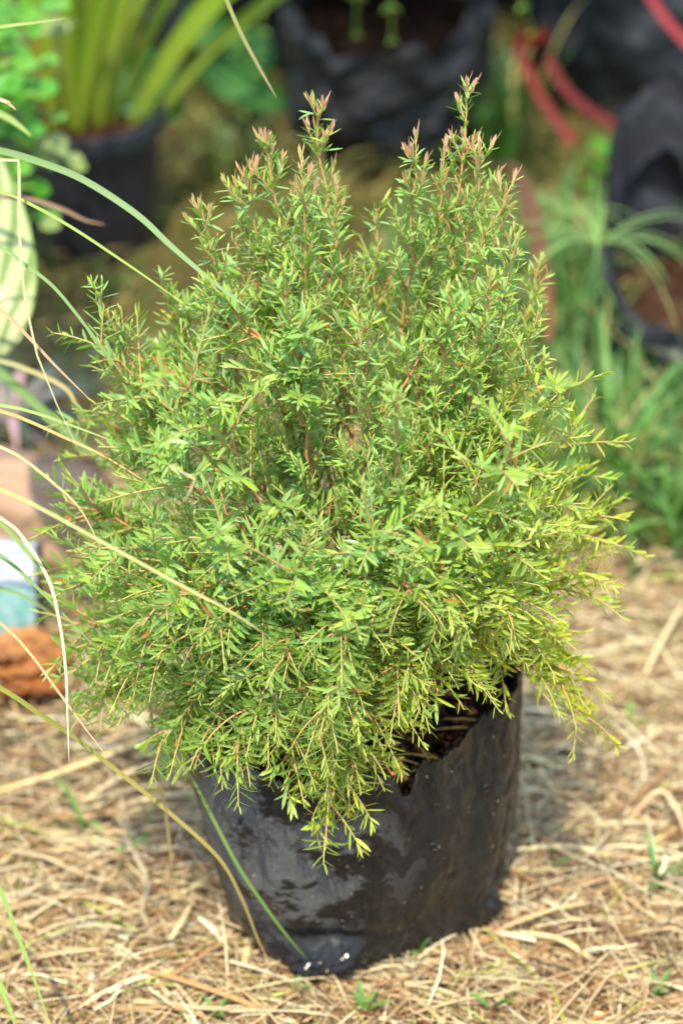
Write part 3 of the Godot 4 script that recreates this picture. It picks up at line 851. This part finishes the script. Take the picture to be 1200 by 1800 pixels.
	for c in greens:
		meshes.append(leaf_mesh(0.026, 0.017, 0.15, 0.18, c, jitter(c, 0.2)))
		meshes.append(leaf_mesh(0.031, 0.019, 0.3, 0.12, jitter(c, 0.15), c))
	var ends := [Vector3(-0.3394, 0.4653, -0.78), Vector3(-0.3121, 0.4329, -0.8186), Vector3(-0.3163, 0.447, -0.7085), Vector3(-0.3007, 0.4, -0.8568), Vector3(-0.3326, 0.4242, -0.6937), Vector3(-0.3088, 0.4048, -0.7407), Vector3(-0.3136, 0.3992, -0.6774), Vector3(-0.3381, 0.3878, -0.67), Vector3(-0.3049, 0.3606, -0.712), Vector3(-0.3272, 0.365, -0.6552), Vector3(-0.2839, 0.321, -0.6863), Vector3(-0.3033, 0.335, -0.6953), Vector3(-0.3227, 0.3024, -0.6742), Vector3(-0.3144, 0.2768, -0.6575), Vector3(-0.3505, 0.4281, -0.7558), Vector3(-0.3365, 0.4258, -0.6351), Vector3(-0.3404, 0.4662, -0.8402), Vector3(-0.3123, 0.4209, -0.93), Vector3(-0.3353, 0.3422, -0.6404), Vector3(-0.3144, 0.4467, -0.7679), Vector3(-0.3271, 0.3981, -0.7005), Vector3(-0.3435, 0.3613, -0.6767)]
	var n_end := 0
	for e in ends:
		var q: Vector3 = e - bush.position
		var pts := bez(Vector3(rnd(-0.02, 0.02), 0, rnd(-0.02, 0.02)), Vector3(q.x * 0.3 - 0.03, q.y * 0.85 + 0.05, q.z * 0.4), q, 14)
		var st := MB.new()
		var rs := []
		for i in 15: rs.append(lerpf(0.003, 0.0009, i / 14.0))
		st.tube(pts, rs, 5, Color(0.1878, 0.117, 0.0452), Color(0.2623, 0.3515, 0.0802))
		obj("stem", st.mesh(), gm, bush)
		var pale := n_end in [3, 10, 11]
		for i in 20:
			var f := 0.58 + 0.42 * i / 19.0
			var at: Vector3 = pts[int(f * 14.0)]
			at += (pts[mini(int(f * 14.0) + 1, 14)] - at) * fmod(f * 14.0, 1.0)
			var a := i * 2.4
			var d = (Vector3(cos(a), 0.35, sin(a)) + (pts[14] - pts[12]).normalized() * 0.7).normalized()
			var lf := obj("leaf", meshes[rng.randi_range(6, 9) if pale or rng.randf() < 0.06 else rng.randi_range(0, 5)], gm, bush)
			lf.transform = aim(at, d, (Vector3.UP + Vector3(0, 0, 0.5) + rvec() * 0.9).normalized()).scaled_local(Vector3.ONE * rnd(0.5, 1.05))
		n_end += 1
	# big pale striped leaf at the left edge
	var sp := thing("striped_leaf_plant", "large pale leaf with green stripes hanging at the left edge", "plant", Vector3(-0.47, 0.0, -0.55))
	var lm := MB.new()
	var l0 := Vector3(-0.3193, 0.4543, -0.4151) - sp.position
	var l1 := Vector3(-0.3026, 0.3476, -0.2624) - sp.position
	lm.grid(40, 40, func(s: float, t: float):
		var u := t * 2.0 - 1.0
		var w := 0.037 * pow(sin(PI * clampf(s * 0.97 + 0.015, 0.0, 1.0)), 0.62) * (0.82 + 0.35 * s - 0.2 * s * s)
		return l0.lerp(l1, s) + Vector3(u * w, 0, 0.018 * sin(PI * s) + 0.009 * absf(u) - 0.01 * u * u + 0.0012 * sin((s * 0.8 + absf(u) * 0.35) * 60.0))
	, func(s: float, t: float):
		var u := absf(t * 2.0 - 1.0)
		var ph := (s + 0.16 + u * 0.6) * 5.5
		var stripe := smoothstep(0.25, 0.6, sin(ph * TAU * 0.5) + 0.35 * noise.get_noise_2d(s * 60.0, t * 60.0))
		return Color(0.4125, 0.4452, 0.2016).lerp(Color(0.1274, 0.2159, 0.0319), stripe * 0.85 * smoothstep(0.04, 0.15, u)).lerp(Color(0.1946, 0.2961, 0.0545), smoothstep(0.88, 1.0, u)))
	obj("leaf", lm.mesh(), mat(0.28, 0.5, Color(0.55, 0.6, 0.35)), sp)
	var ps := MB.new()
	ps.tube(bez(Vector3(-0.06, 0, 0.0), Vector3(-0.08, l0.y + 0.1, 0), l0, 10), [0.003, 0.003, 0.003, 0.003, 0.0028, 0.0028, 0.0026, 0.0026, 0.0024, 0.0022, 0.002], 6, Color(0.2623, 0.305, 0.0802), Color(0.4564, 0.5149, 0.1878))
	obj("stem", ps.mesh(), mat(0.5), sp)
	# dark pink striped rosette
	var ro := thing("rosette_plant", "dark green and pink striped rosette plant below the pale striped leaf", "plant", Vector3(-0.37, 0.0, -0.70))
	var rm := mat(0.4, 0.5, Color(0.25, 0.25, 0.2))
	for i in 34:
		var a := i * 2.399
		var l := rnd(0.09, 0.15)
		var h := rnd(0.3, 1.1)
		var d := Vector3(cos(a), h, sin(a)).normalized()
		var pts := bez(Vector3(cos(a) * 0.006, 0.02, sin(a) * 0.006), d * l * 0.6 + Vector3(0, 0.03, 0), Vector3(cos(a), h * 0.45, sin(a)).normalized() * l, 8)
		var mb := MB.new()
		var c: Color = [Color(0.0296, 0.0545, 0.0343), Color(0.0452, 0.0762, 0.0545), Color(0.4342, 0.2542, 0.2623), Color(0.1878, 0.1559, 0.1384), Color(0.0212, 0.0369, 0.0273)][i % 5]
		mb.strip(pts, widths(9, 0.011, "lance"), Vector3(-sin(a), 0.02, cos(a)).cross(d) * -1.0, jitter(c, 0.15), jitter(c, 0.15), 0.4)
		obj("leaf", mb.mesh(), rm, ro)
	# fallen log
	var lg := MB.new()
	var ax0 := Vector3(-0.95, 0.05, -0.72)
	var ax1 := Vector3(-0.2705, 0.035, -0.4748)
	lg.grid(40, 48, func(s: float, t: float):
		var g := TAU * t
		var p := ax0.lerp(ax1, minf(s / 0.93, 1.0))
		var r := 0.062 + 0.008 * noise.get_noise_3d(s * 60.0, cos(g) * 9.0, sin(g) * 9.0) + 0.0022 * sin(g * 11.0 + s * 3.0) + 0.0015 * fine.get_noise_3d(s * 200.0, cos(g) * 60.0, sin(g) * 60.0)
		if s > 0.93: r *= sqrt(maxf(0.0, 1.0 - pow((s - 0.93) / 0.07, 2.0)))
		var end := Vector3(0.03 * maxf(0.0, (s - 0.93) / 0.07), 0, 0)
		return p + end + Vector3(0.12 * sin(g) * 0.3, cos(g), sin(g) * 0.95) * r
	, func(s: float, t: float):
		var g := TAU * t
		return Color(0.3916, 0.2542, 0.162).lerp(Color(0.1946, 0.107, 0.0612), clampf(0.4 + noise.get_noise_3d(s * 50.0, cos(g) * 16.0, sin(g) * 16.0) * 1.2 + 0.3 * fine.get_noise_3d(s * 60.0, cos(g) * 120.0, sin(g) * 120.0), 0.0, 1.0)), true)
	tag(obj("log", lg.mesh(), mat(0.85, 0.25)), "smooth pale brown log lying on the ground at left", "log")
	# printed packet
	var pk := thing("packet", "white packet with teal printed lower half standing before the log", "packet", Vector3(-0.332, 0, -0.3382))
	pk.rotation_degrees = Vector3(-14, -9, 0)
	var hw := 0.028
	var body := MB.new()
	body.grid(12, 10, func(s: float, t: float): return Vector3((t - 0.5) * 2.0 * hw, 0.002 + s * 0.098, 0.004 + 0.006 * sin(PI * s) * sin(PI * t)), func(_s, _t): return Color(0.491, 0.5271, 0.5776))
	body.grid(12, 10, func(s: float, t: float): return Vector3((0.5 - t) * 2.0 * hw, 0.002 + s * 0.098, -0.004 - 0.006 * sin(PI * s) * sin(PI * t)), func(_s, _t): return Color(0.491, 0.5271, 0.5776))
	obj("front_and_back", body.mesh(), mat(0.35), pk)
	var tp := MB.new()
	tp.grid(12, 10, func(s: float, t: float): return Vector3((t - 0.5) * 2.0 * hw * 0.97, 0.006 + s * 0.056, 0.0046 + 0.006 * sin(PI * (0.04 + s * 0.57)) * sin(PI * (0.015 + t * 0.97))), func(s: float, t: float): return Color(0.1274, 0.3515, 0.3231).lerp(Color(0.402, 0.5271, 0.5271), clampf(0.35 + noise.get_noise_2d(s * 90.0, t * 70.0) * 1.3, 0.0, 1.0)))
	obj("teal_print", tp.mesh(), mat(0.35), pk)
	var eb := MB.new()
	eb.grid(1, 1, func(s: float, t: float): return Vector3(hw + 0.0005, 0.002 + s * 0.098, 0.006 - 0.012 * t), func(_s, _t): return Color(0.02, 0.022, 0.03))
	eb.grid(1, 1, func(s: float, t: float): return Vector3(hw + 0.004, 0.002 + s * 0.098, 0.006 - 0.012 * t), func(_s, _t): return Color(0.02, 0.022, 0.03))
	eb.grid(1, 1, func(s: float, t: float): return Vector3(hw + 0.0005 + 0.0035 * t, 0.002 + s * 0.098, 0.006), func(_s, _t): return Color(0.02, 0.022, 0.03))
	obj("dark_edge", eb.mesh(), mat(0.5), pk)
	# dead orange leaves
	var ol := mat(0.55, 0.4, Color(0.55, 0.3, 0.1))
	for q in [[Vector3(-0.3423, 0.004, -0.2786), Vector3(-0.2663, 0.008, -0.2948), 0.06, Color(0.4564, 0.1946, 0.0482), "curled orange dead leaf lying behind the pale stalk at left"], [Vector3(-0.3284, 0.003, -0.2478), Vector3(-0.2683, 0.006, -0.2489), 0.036, Color(0.3515, 0.1221, 0.0273), "darker orange dead leaf lying nearest below the packet"], [Vector3(-0.3498, 0.004, -0.2976), Vector3(-0.3026, 0.01, -0.2964), 0.04, Color(0.491, 0.2462, 0.0844), "small light orange dead leaf against the packet's foot"]]:
		var mb := MB.new()
		var a: Vector3 = q[0]
		var e: Vector3 = q[1]
		var c: Color = q[3]
		mb.grid(14, 14, func(s: float, t: float):
			var u := t * 2.0 - 1.0
			var w: float = q[2] * 0.6 * pow(sin(PI * clampf(s * 0.96 + 0.02, 0.0, 1.0)), 0.8)
			var side := (e - a).cross(Vector3.UP).normalized()
			return a.lerp(e, s) + side * u * w + Vector3(0, 0.006 + 0.010 * absf(u) + 0.008 * noise.get_noise_2d(s * 40.0 + a.x * 300.0, u * 25.0) - 0.005 * cos(s * TAU), 0)
		, func(s: float, t: float): return c.lerp(Color(0.1878, 0.0513, 0.013), clampf(0.25 + noise.get_noise_2d(s * 60.0 + a.z * 200.0, t * 50.0) * 1.4, 0.0, 1.0)))
		tag(obj("dead_leaf", mb.mesh(), ol), q[4], "dead leaf")

# ------------------------------------------------------------------ behind: dark bags, fern
func fern(called: String, label: String, at: Vector3, n: int, reach: float, rise: float, a0: float, a1: float, col: Color) -> void:
	var o := thing(called, label, "fern", at)
	var m := mat(0.5, 0.4, Color(0.45, 0.55, 0.2))
	for i in n:
		var a := lerpf(a0, a1, float(i) / (n - 1)) + rng.randfn(0, 0.12)
		var l := reach * rnd(0.75, 1.15)
		var out := Vector3(cos(a), 0, sin(a))
		var pts := bez(Vector3.ZERO, out * l * 0.45 + Vector3(0, rise * rnd(0.8, 1.3), 0), out * l + Vector3(0, rise * rnd(0.1, 0.6), 0), 22)
		var mb := MB.new()
		var rs := []
		for k in 23: rs.append(lerpf(0.0016, 0.0005, k / 22.0))
		mb.tube(pts, rs, 4, Color(0.1559, 0.1274, 0.0319), col)
		for k in range(3, 23):
			var f := k / 22.0
			var tan: Vector3 = (pts[k] - pts[k - 1]).normalized()
			var side := tan.cross(Vector3.UP).normalized()
			var pl := 0.05 * sin(PI * pow(f, 0.8)) + 0.006
			for s in [-1.0, 1.0]:
				var d = (side * s + tan * 0.45 + Vector3(0, -0.15, 0)).normalized()
				mb.strip([pts[k], pts[k] + d * pl * 0.5 + Vector3(0, 0.003, 0), pts[k] + d * pl], [0.005, 0.006, 0.001], Vector3.UP, jitter(col, 0.25), jitter(col, 0.25), 0.2)
		obj("frond", mb.mesh(), m, o)

func build_back() -> void:
	var ring_even := [[0, 0.135], [60, 0.13], [120, 0.14], [180, 0.133], [250, 0.135], [310, 0.13]]
	slumped_bag("wide shaded black grow bag at the top centre behind the shrub", Vector3(0.035, 0, -1.46), ring_even, [[0, 0.2], [70, 0.185], [110, 0.18], [180, 0.21], [270, 0.24]], 0.12, 3.0, 0.5, Color(0.012, 0.012, 0.013))
	soil_disc("dark brown soil in the shaded black bag at top centre", Vector3(0.035, 0.165, -1.46), 0.125, Color(0.0103, 0.006, 0.0044))
	fern("fern", "feathery green fern spreading over the shaded top centre bag", Vector3(0.0, 0.17, -1.5), 44, 0.4, 0.5, 0.2, 6.1, Color(0.1384, 0.2542, 0.0296))
	slumped_bag("black grow bag farthest back between nursery pot and shaded bag", Vector3(-0.19, 0, -1.78), ring_even, [[0, 0.25], [90, 0.22], [180, 0.25], [270, 0.26]], 0.1, 11.0, 0.5, Color(0.012, 0.012, 0.013))
	soil_disc("brown soil in the farthest back black bag", Vector3(-0.19, 0.2, -1.78), 0.125, Color(0.0144, 0.008, 0.0056))
	fern("fern", "darker green fern growing from the farthest back black bag", Vector3(-0.19, 0.2, -1.78), 16, 0.3, 0.3, 0.4, 6.0, Color(0.0612, 0.1384, 0.0252))
	slumped_bag("tall bulging black grow bag in the top right corner", Vector3(0.385, 0, -1.62), [[0, 0.15], [90, 0.155], [135, 0.15], [180, 0.15], [270, 0.14]], [[0, 0.34], [90, 0.32], [180, 0.33], [270, 0.36]], 0.3, 27.0, 0.42, Color(0.014, 0.016, 0.02))
	soil_disc("dark soil inside the tall top right grow bag", Vector3(0.385, 0.28, -1.62), 0.14, Color(0.0103, 0.006, 0.0044))
	slumped_bag("black grow bag out behind the tall top right bag", Vector3(0.2, 0, -1.98), ring_even, [[0, 0.25], [90, 0.23], [180, 0.25], [270, 0.26]], 0.1, 40.0, 0.5, Color(0.012, 0.012, 0.013))
	fern("fern", "green fern arching over the gap between the two back bags", Vector3(0.2, 0.2, -1.95), 18, 0.32, 0.3, 0.3, 6.0, Color(0.107, 0.2232, 0.0319))
	# red straps of the top right bag
	var red := mat(0.65, 0.25)
	for q in [[[Vector3(0.1924, 0.1675, -1.385), Vector3(0.2124, 0.1711, -1.388), Vector3(0.2352, 0.1735, -1.389)], 0.017, Color(0.0751, 0.0071, 0.0032), "short orange red strap end left of the top right bag"], [[Vector3(0.1938, 0.1803, -1.346), Vector3(0.2046, 0.1632, -1.317), Vector3(0.2174, 0.1427, -1.286), Vector3(0.2349, 0.1225, -1.255), Vector3(0.2584, 0.1026, -1.224)], 0.012, Color(0.1476, 0.0202, 0.019), "lower red strap hanging from the top right bag"], [[Vector3(0.2292, 0.1778, -1.309), Vector3(0.2441, 0.1564, -1.28), Vector3(0.2671, 0.1399, -1.254), Vector3(0.29, 0.1311, -1.234), Vector3(0.3126, 0.1247, -1.215)], 0.012, Color(0.1228, 0.0172, 0.0172), "upper red strap curving under the top right bag"], [[Vector3(0.3175, 0.3339, -1.136), Vector3(0.3316, 0.3151, -1.124), Vector3(0.3483, 0.2962, -1.111), Vector3(0.3721, 0.2747, -1.097)], 0.011, Color(0.2171, 0.0306, 0.0361), "red strap across the top right corner over the bag"]]:
		var mb := MB.new()
		var pts := smooth(q[0], 6)
		var ws := []
		for i in pts.size(): ws.append(q[1])
		mb.strip(pts, ws, Vector3(0.2, 0.5, 0.85), q[2], jitter(q[2], 0.15), -0.12)
		tag(obj("red_strap", mb.mesh(), red), q[3], "strap", "red straps round the top right bag")

# ------------------------------------------------------------------ right: slumped bag with soil, tufts, sedge, husk
func tuft(called: String, label: String, at: Vector3, n: int, l0: float, l1: float, w: float, col: Color, spread: float, cat := "grass tuft") -> void:
	var o := thing(called, label, cat, at)
	var m := mat(0.45, 0.45, Color(0.4, 0.6, 0.25))
	for i in n:
		var a := i * 2.399 + rng.randfn(0, 0.3)
		var l := rnd(l0, l1)
		var out := Vector3(cos(a), 0, sin(a))
		var sp := spread * rnd(0.3, 1.2)
		var p := out * rnd(0.0, 0.03)
		var pts := bez(p, p + out * l * 0.25 * sp + Vector3(0, l * 0.7, 0), p + out * l * sp + Vector3(0, l * rnd(0.35, 0.95), 0), 9)
		var mb := MB.new()
		var c := jitter(col if rng.randf() < 0.86 else Color(0.402, 0.3515, 0.117), 0.28)
		mb.strip(pts, widths(10, w * rnd(0.7, 1.2), "grass"), Vector3(-out.z, 0.02, out.x).cross(Vector3.UP + out * 0.3), c, jitter(c, 0.15), 0.3)
		obj("blade", mb.mesh(), m, o)

func build_right() -> void:
	slumped_bag("slumped black grow bag with high folded flap at the right edge", Vector3(0.405, 0, -0.885), [[0, 0.15], [60, 0.14], [120, 0.145], [180, 0.138], [225, 0.15], [280, 0.15]], [[0, 0.13], [60, 0.075], [100, 0.07], [140, 0.1], [170, 0.15], [190, 0.2], [208, 0.26], [240, 0.275], [262, 0.2], [295, 0.14]], 0.16, 55.0, 0.40, Color(0.020, 0.022, 0.027))
	soil_disc("reddish brown barky soil in the slumped bag at right", Vector3(0.405, 0.06, -0.885), 0.135, Color(0.0545, 0.0273, 0.016))
	tuft("grass_tuft", "tall blue green grass tuft right of the shrub before the slumped bag", Vector3(0.2478, 0, -0.5538), 60, 0.10, 0.21, 0.006, Color(0.117, 0.2542, 0.0513), 0.55)
	tuft("grass_tuft", "green grass tuft nearest the bare straw at right edge", Vector3(0.3012, 0, -0.4974), 40, 0.06, 0.14, 0.006, Color(0.1384, 0.305, 0.0545), 0.8)
	tuft("grass_tuft", "low green grass tuft touching the right side of shrub", Vector3(0.2143, 0, -0.5279), 30, 0.06, 0.15, 0.007, Color(0.117, 0.2623, 0.0513), 0.7)
	tuft("grass_tuft", "thin grass tuft behind the folded flap of slumped bag", Vector3(0.2442, 0, -0.9658), 30, 0.1, 0.2, 0.006, Color(0.0931, 0.2159, 0.0545), 0.5)
	tuft("grass_tuft", "thin green tuft beside the hanging red straps", Vector3(0.1888, 0, -1.364), 36, 0.12, 0.26, 0.008, Color(0.0612, 0.162, 0.0296), 0.45)
	tuft("grass_tuft", "olive grass tuft on the ground beside the nursery pot", Vector3(-0.1671, 0, -1.313), 40, 0.06, 0.15, 0.006, Color(0.1384, 0.1946, 0.0395), 0.7)
	tuft("grass_tuft", "tan and olive tuft in front of the shaded back bag", Vector3(-0.0509, 0, -1.2), 30, 0.05, 0.12, 0.005, Color(0.1878, 0.1746, 0.0452), 0.9)
	var wild := MB.new()
	for i in 4200:
		var x := rnd(0.02, 0.75)
		var z := rnd(-1.15, -0.40)
		if z > -0.46 - 0.10 * noise.get_noise_2d(x * 60.0, 3.0) and rng.randf() < 0.8: continue
		if Vector2(x - 0.405, z + 0.885).length() < 0.15: continue
		var h := rnd(0.03, 0.15) * (1.0 if x > 0.17 else 0.6)
		var a := rng.randf() * TAU
		var p := Vector3(x, ground_y(x, z), z)
		var out := Vector3(cos(a), 0, sin(a)) * h * rnd(0.2, 1.0)
		var c := jitter(Color(0.0844, 0.1946, 0.0423) if rng.randf() < 0.72 else Color(0.3515, 0.2961, 0.107), 0.3)
		wild.strip(bez(p, p + Vector3(0, h * 0.75, 0) + out * 0.2, p + out + Vector3(0, h * rnd(0.4, 1.0), 0), 6), widths(7, rnd(0.002, 0.006), "grass"), Vector3(-out.z, 0.01, out.x).cross(Vector3.UP), c, jitter(c, 0.2), 0.3)
	tag(obj("wild_grass", wild.mesh(), mat(0.5, 0.4, Color(0.4, 0.6, 0.25))), "patch of wild green grass between the shrub and slumped bag", "grass", "", "stuff")
	# umbrella sedges
	var sm := mat(0.5, 0.4, Color(0.45, 0.55, 0.25))
	for q in [[Vector3(0.2321, 0.2323, -0.6883), Vector3(0.2418, 0, -0.7137), 17, 0.125, "umbrella sedge with thin arching rays in front of the flap"], [Vector3(0.2131, 0.234, -0.749), Vector3(0.2264, 0, -0.7852), 11, 0.09, "smaller umbrella sedge higher and left of the other"]]:
		var o := thing("sedge", q[4], "sedge", q[1])
		var top: Vector3 = q[0] - q[1]
		var st := MB.new()
		st.tube(bez(Vector3.ZERO, Vector3(top.x * 0.2, top.y * 0.6, top.z * 0.2), top, 8), [0.002, 0.002, 0.002, 0.0018, 0.0018, 0.0017, 0.0016, 0.0015, 0.0014], 5, Color(0.1274, 0.2623, 0.0612), Color(0.1878, 0.3515, 0.0887))
		obj("stem", st.mesh(), sm, o)
		for i in q[2]:
			var a: float = i * TAU / q[2] + rng.randfn(0, 0.15)
			var l: float = q[3] * rnd(0.7, 1.2)
			var out := Vector3(cos(a), 0, sin(a) * 0.8)
			var mb := MB.new()
			var c := jitter(Color(0.2159, 0.3419, 0.0887), 0.2)
			mb.strip(bez(top, top + out * l * 0.5 + Vector3(0, l * 0.35, 0), top + out * l + Vector3(0, l * rnd(-0.4, 0.2), 0), 8), widths(9, 0.0024, "grass"), Vector3.UP, c, jitter(c, 0.2), 0.3)
			obj("ray", mb.mesh(), sm, o)
	# bright green weed
	var wd := thing("weed", "bright green broad weed below the top right bag", "weed", Vector3(0.3097, 0, -1.288))
	var wm := mat(0.3, 0.5, Color(0.45, 0.7, 0.2))
	var lf := leaf_mesh(0.05, 0.03, 0.25, 0.2, Color(0.0723, 0.2384, 0.0194), Color(0.107, 0.2961, 0.0319))
	for i in 9:
		var l := obj("leaf", lf, wm, wd)
		l.transform = aim(Vector3(0, 0.01 + 0.006 * i, 0), Vector3(cos(i * 2.4), 0.5, sin(i * 2.4)), Vector3.UP).scaled_local(Vector3.ONE * rnd(0.7, 1.1))
	# tan dry husk
	var hk := MB.new()
	var hp := smooth([Vector3(0.1341, 0.2525, -0.8206), Vector3(0.1494, 0.2687, -0.7914), Vector3(0.1609, 0.264, -0.7486), Vector3(0.1686, 0.2476, -0.6982), Vector3(0.1737, 0.2296, -0.6468), Vector3(0.1776, 0.2126, -0.5959), Vector3(0.1736, 0.201, -0.5487)], 6)
	var hw := []
	for i in hp.size(): hw.append(0.015 * (0.5 + sin(PI * pow(i / float(hp.size() - 1), 0.8)) * 0.7))
	hk.strip(hp, hw, Vector3(-0.2, 0.4, 0.9), Color(0.0887, 0.0545, 0.0319), Color(0.1441, 0.0648, 0.0252), -0.25)
	tag(obj("dry_husk", hk.mesh(), mat(0.7, 0.3, Color(0.4, 0.25, 0.15))), "curved tan dry husk behind the right top of the shrub", "husk")

# ------------------------------------------------------------------ small things on the straw
func build_seedlings() -> void:
	var m := mat(0.45, 0.45, Color(0.45, 0.65, 0.25))
	for q in [[Vector3(-0.2362, -0, -0.0675), 0.045, 3, "small green grass seedling left of the grow bag"], [Vector3(-0.1955, 0, -0.0425), 0.018, 2, "tiny green sprout just right of the left seedling"], [Vector3(0.2303, 0, -0.0009), 0.05, 4, "green grass seedling on the straw at right edge"], [Vector3(0.2371, 0, 0.0127), 0.04, 2, "flat green blade sprout below the right edge seedling"], [Vector3(0.1435, 0, -0.0112), 0.025, 2, "tiny green sprout just right of grow bag's foot"], [Vector3(0.2163, 0, 0.1279), 0.03, 4, "green sprout in the lower right corner"], [Vector3(0.0338, 0, 0.0858), 0.028, 3, "green sprout touching the front foot of the bag"], [Vector3(-0.1178, 0, 0.149), 0.028, 4, "green sprout at the bottom edge left of centre"], [Vector3(-0.0579, 0, 0.1249), 0.02, 3, "tiny sprout just below the lowest fold of bag"], [Vector3(0.2296, 0, -0.2009), 0.03, 3, "soft green sprout right of the drooping lowest branch"], [Vector3(-0.0057, 0, 0.146), 0.03, 5, "green sprout at the bottom edge near the centre"], [Vector3(-0.1526, 0, 0.143), 0.022, 3, "green sprout at the bottom edge by the tan blade tip"], [Vector3(0.0893, 0, 0.143), 0.03, 3, "green sprout at the bottom edge right of the bag"], [Vector3(0.1421, 0, -0.2009), 0.02, 3, "little sprout in the straw right beside the bag wall"]]:
		var o := thing("seedling", q[3], "seedling", q[0], "green seedlings sprouting through the straw")
		for i in q[2]:
			var a := rng.randf() * TAU
			var l: float = q[1] * rnd(0.7, 1.2)
			var out := Vector3(cos(a), 0, sin(a))
			var mb := MB.new()
			var c := jitter(Color(0.1384, 0.2874, 0.0612), 0.2)
			mb.strip(bez(Vector3(0, 0.002, 0), Vector3(0, l * 0.7, 0) + out * l * 0.2, out * l * rnd(0.4, 0.9) + Vector3(0, l * rnd(0.5, 1.0), 0), 6), widths(7, 0.0042, "grass"), Vector3(-out.z, 0.02, out.x).cross(Vector3.UP), c, c, 0.3)
			obj("blade", mb.mesh(), m, o)
	var sm := mat(0.6, 0.4, Color(0.3, 0.25, 0.15))
	for q in [[[Vector3(-0.1998, 0.012, -0.0443), Vector3(-0.1862, 0.014, -0.0126), Vector3(-0.1786, 0.014, 0.012), Vector3(-0.1806, 0.012, 0.0425), Vector3(-0.169, 0.01, 0.0709)], 0.0045, Color(0.4342, 0.3515, 0.2159), "pale curled dry leaf lying left of the grow bag"], [[Vector3(0.1189, 0.012, -0.033), Vector3(0.163, 0.016, -0.0333), Vector3(0.1993, 0.014, -0.023), Vector3(0.2312, 0.014, -0.0181), Vector3(0.2701, 0.01, -0.0311)], 0.004, Color(0.7605, 0.6172, 0.305), "long pale straw pointing right from the bag's side"], [[Vector3(0.219, 0.008, -0.0763), Vector3(0.232, 0.03, -0.0793), Vector3(0.2436, 0.034, -0.0803), Vector3(0.2535, 0.03, -0.0611), Vector3(0.2605, 0.01, -0.0523)], 0.0036, Color(0.7157, 0.4678, 0.2542), "arched tan straw standing up at the right edge"], [[Vector3(-0.3158, 0.012, -0.1069), Vector3(-0.2693, 0.016, -0.1246), Vector3(-0.223, 0.018, -0.1506), Vector3(-0.1764, 0.016, -0.1845)], 0.0042, Color(0.7157, 0.5149, 0.2232), "long yellowish straw lying across the bare earth at left"], [[Vector3(-0.2381, 0.012, -0.0972), Vector3(-0.2067, 0.016, -0.1262), Vector3(-0.1694, 0.014, -0.1478)], 0.004, Color(0.5776, 0.4564, 0.2462), "broad cream straw lying left below the shrub's lowest leaves"], [[Vector3(0.1108, 0.012, 0.0653), Vector3(0.1454, 0.016, 0.076), Vector3(0.1704, 0.012, 0.0971)], 0.0045, Color(0.6172, 0.4678, 0.2307), "bright bent straw low right of the grow bag"], [[Vector3(0.2483, 0.012, -0.268), Vector3(0.2654, 0.03, -0.2953), Vector3(0.2934, 0.03, -0.3579)], 0.0042, Color(0.6172, 0.4793, 0.2462), "wide pale straw leaning at the right below the tufts"], [[Vector3(-0.1, 0.01, 0.0304), Vector3(-0.0961, 0.012, 0.0653), Vector3(-0.0985, 0.01, 0.1013)], 0.005, Color(0.7305, 0.552, 0.2623), "short tan straw leaning on the bag's left foot"], [[Vector3(-0.1556, 0.02, 0.0803), Vector3(-0.1481, 0.026, 0.0675), Vector3(-0.1424, 0.022, 0.0436)], 0.0034, Color(0.6445, 0.5029, 0.2623), "short cream straw chip left of the bag's foot"]]:
		var mb := MB.new()
		var pts := smooth(q[0], 5)
		mb.strip(pts, widths(pts.size(), q[1], "straw"), Vector3(0.2, 0.9, 0.35), q[2], jitter(q[2], 0.1), 0.3)
		tag(obj("straw_piece", mb.mesh(), sm), q[3], "straw")
